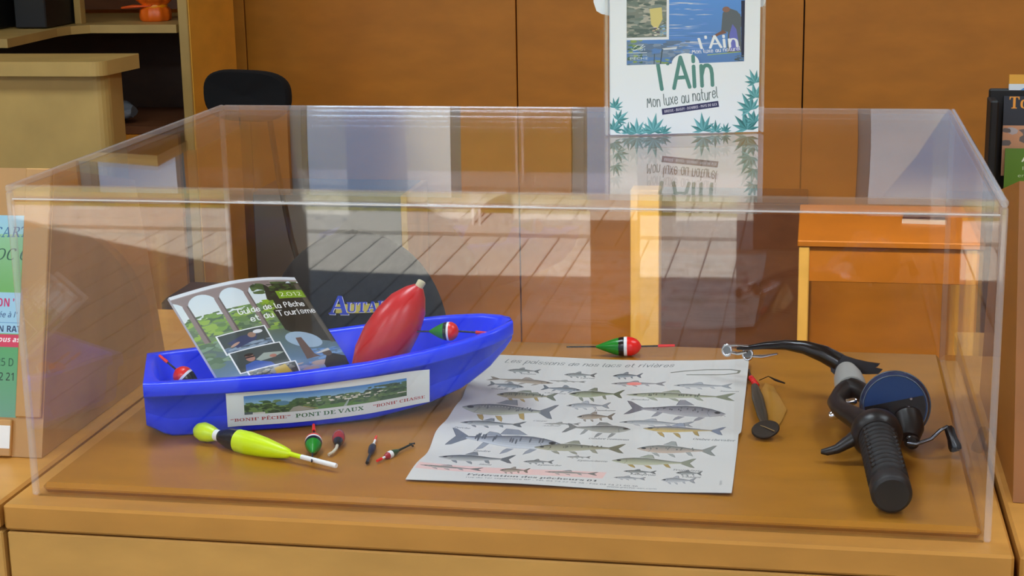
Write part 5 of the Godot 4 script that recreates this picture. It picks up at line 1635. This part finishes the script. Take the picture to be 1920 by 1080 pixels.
	for i in 8:
		var f := i / 7.0
		var ring := PackedVector3Array()
		for j in 20:
			var g := TAU * j / 20
			var r := 0.040 * pow(sin(PI * clampf(f, 0.05, 0.95)), 0.3) * (1 + 0.14 * sin(g * 3 + f * 4) + 0.06 * sin(g * 7 - f * 9))
			ring.append(Vector3(-1.562 + f * 0.065, 0.877 + r * 0.62 * sin(g), -2.80 + r * cos(g)))
		br.append(ring)
	bag.loft(br)
	one("plastic_bag", bag, mat(Color(0.36, 0.38, 0.40), 0.25), "crumpled grey plastic bag in the dark recess under the shelf", "bag", Vector3(-1.53, 0.8455, -2.80))


func brochures() -> void:
	var z := -0.80
	var r := thing("brochure_rack", "black upright brochure rack at the right edge of the room", "rack", Vector3(0.56, 0, z))
	part("back_board", MB.new().box(Vector3(0.60, 0.72, z - 0.03), Vector3(0.22, 0.92, 0.012), 0.002), M.black, r)
	part("side_board", MB.new().box(Vector3(0.4935, 0.72, z - 0.01), Vector3(0.010, 0.90, 0.05), 0.002), M.black, r)
	part("foot", MB.new().box(Vector3(0.60, 0.14, z - 0.02), Vector3(0.30, 0.28, 0.22), 0.004), M.black, r)
	var L := [["yellow and white leaflet at the top of the black brochure rack", Color(0.82, 0.86, 0.88), 1.198, 0.05, -0.012], ["dark brochure with orange lettering in the brochure rack", Color(0.10, 0.11, 0.14), 1.172, 0.10, 0.0], ["green brochure with white lettering in the brochure rack", Color(0.36, 0.52, 0.14), 1.108, 0.062, 0.012], ["blue and pink brochure lowest in the black rack", Color(0.30, 0.45, 0.66), 1.058, 0.05, 0.022]]
	for i in 4:
		var e: Array = L[i]
		var c := Canvas.new(300, 300, e[1])
		if i == 0:
			c.rect(0, 0, 60, 70, Color(0.86, 0.62, 0.12))
			c.poly(PackedVector2Array([Vector2(60, 90), Vector2(300, 150), Vector2(300, 190), Vector2(0, 180)]), Color(0.28, 0.52, 0.78))
			c.text("Maison du lac", 86, 66, 42, Color(0.25, 0.3, 0.4))
		elif i == 1:
			c.text("Touparc", 20, 62, 62, Color(0.92, 0.60, 0.14), "Droid Serif", 0, 0, true, 0.95)
			c.rect(0, 110, 300, 190, Color(0.78, 0.56, 0.40))
			c.blots(0, 96, 300, 90, 24, 40, [Color(0.40, 0.36, 0.34), Color(0.70, 0.66, 0.66), Color(0.30, 0.30, 0.34)], 61)
			c.blots(90, 230, 140, 70, 20, 26, [Color(0.42, 0.40, 0.66), Color(0.55, 0.36, 0.42)], 62)
		elif i == 2:
			c.text("ACTIVITES", 60, 80, 46, Color(0.93, 0.95, 0.88), "Droid Sans", 0, 0, true)
			c.text("loisirs et nature", 66, 130, 28, Color(0.9, 0.92, 0.85))
			c.text("en pays de Bresse", 50, 180, 26, Color(0.85, 0.9, 0.75))
			c.blots(20, 230, 260, 70, 30, 34, [Color(0.80, 0.36, 0.22), Color(0.70, 0.74, 0.80), Color(0.55, 0.40, 0.5)], 63)
		else:
			c.rect(0, 60, 90, 220, Color(0.72, 0.84, 0.90))
			c.rect(0, 0, 50, 300, Color(0.62, 0.20, 0.42))
			c.blots(90, 40, 210, 240, 40, 40, [Color(0.84, 0.48, 0.24), Color(0.32, 0.50, 0.50), Color(0.30, 0.40, 0.66)], 64)
		var x0: float = 0.5075 + [0.006, 0.0, 0.003, 0.012][i]
		one("brochure", MB.new().prism(PackedVector2Array([Vector2(0, 0), Vector2(0.10, 0), Vector2(0.10, e[3]), Vector2(0, e[3])]), Vector3(x0, e[2] - e[3], z - 0.014 + e[4]), Vector3.RIGHT, Vector3(0, 0.995, -0.09).normalized(), 0.004), printed(c, 0.3), e[0], "brochure", Vector3(x0 + 0.05, e[2] - e[3], z), "brochures in the black rack")
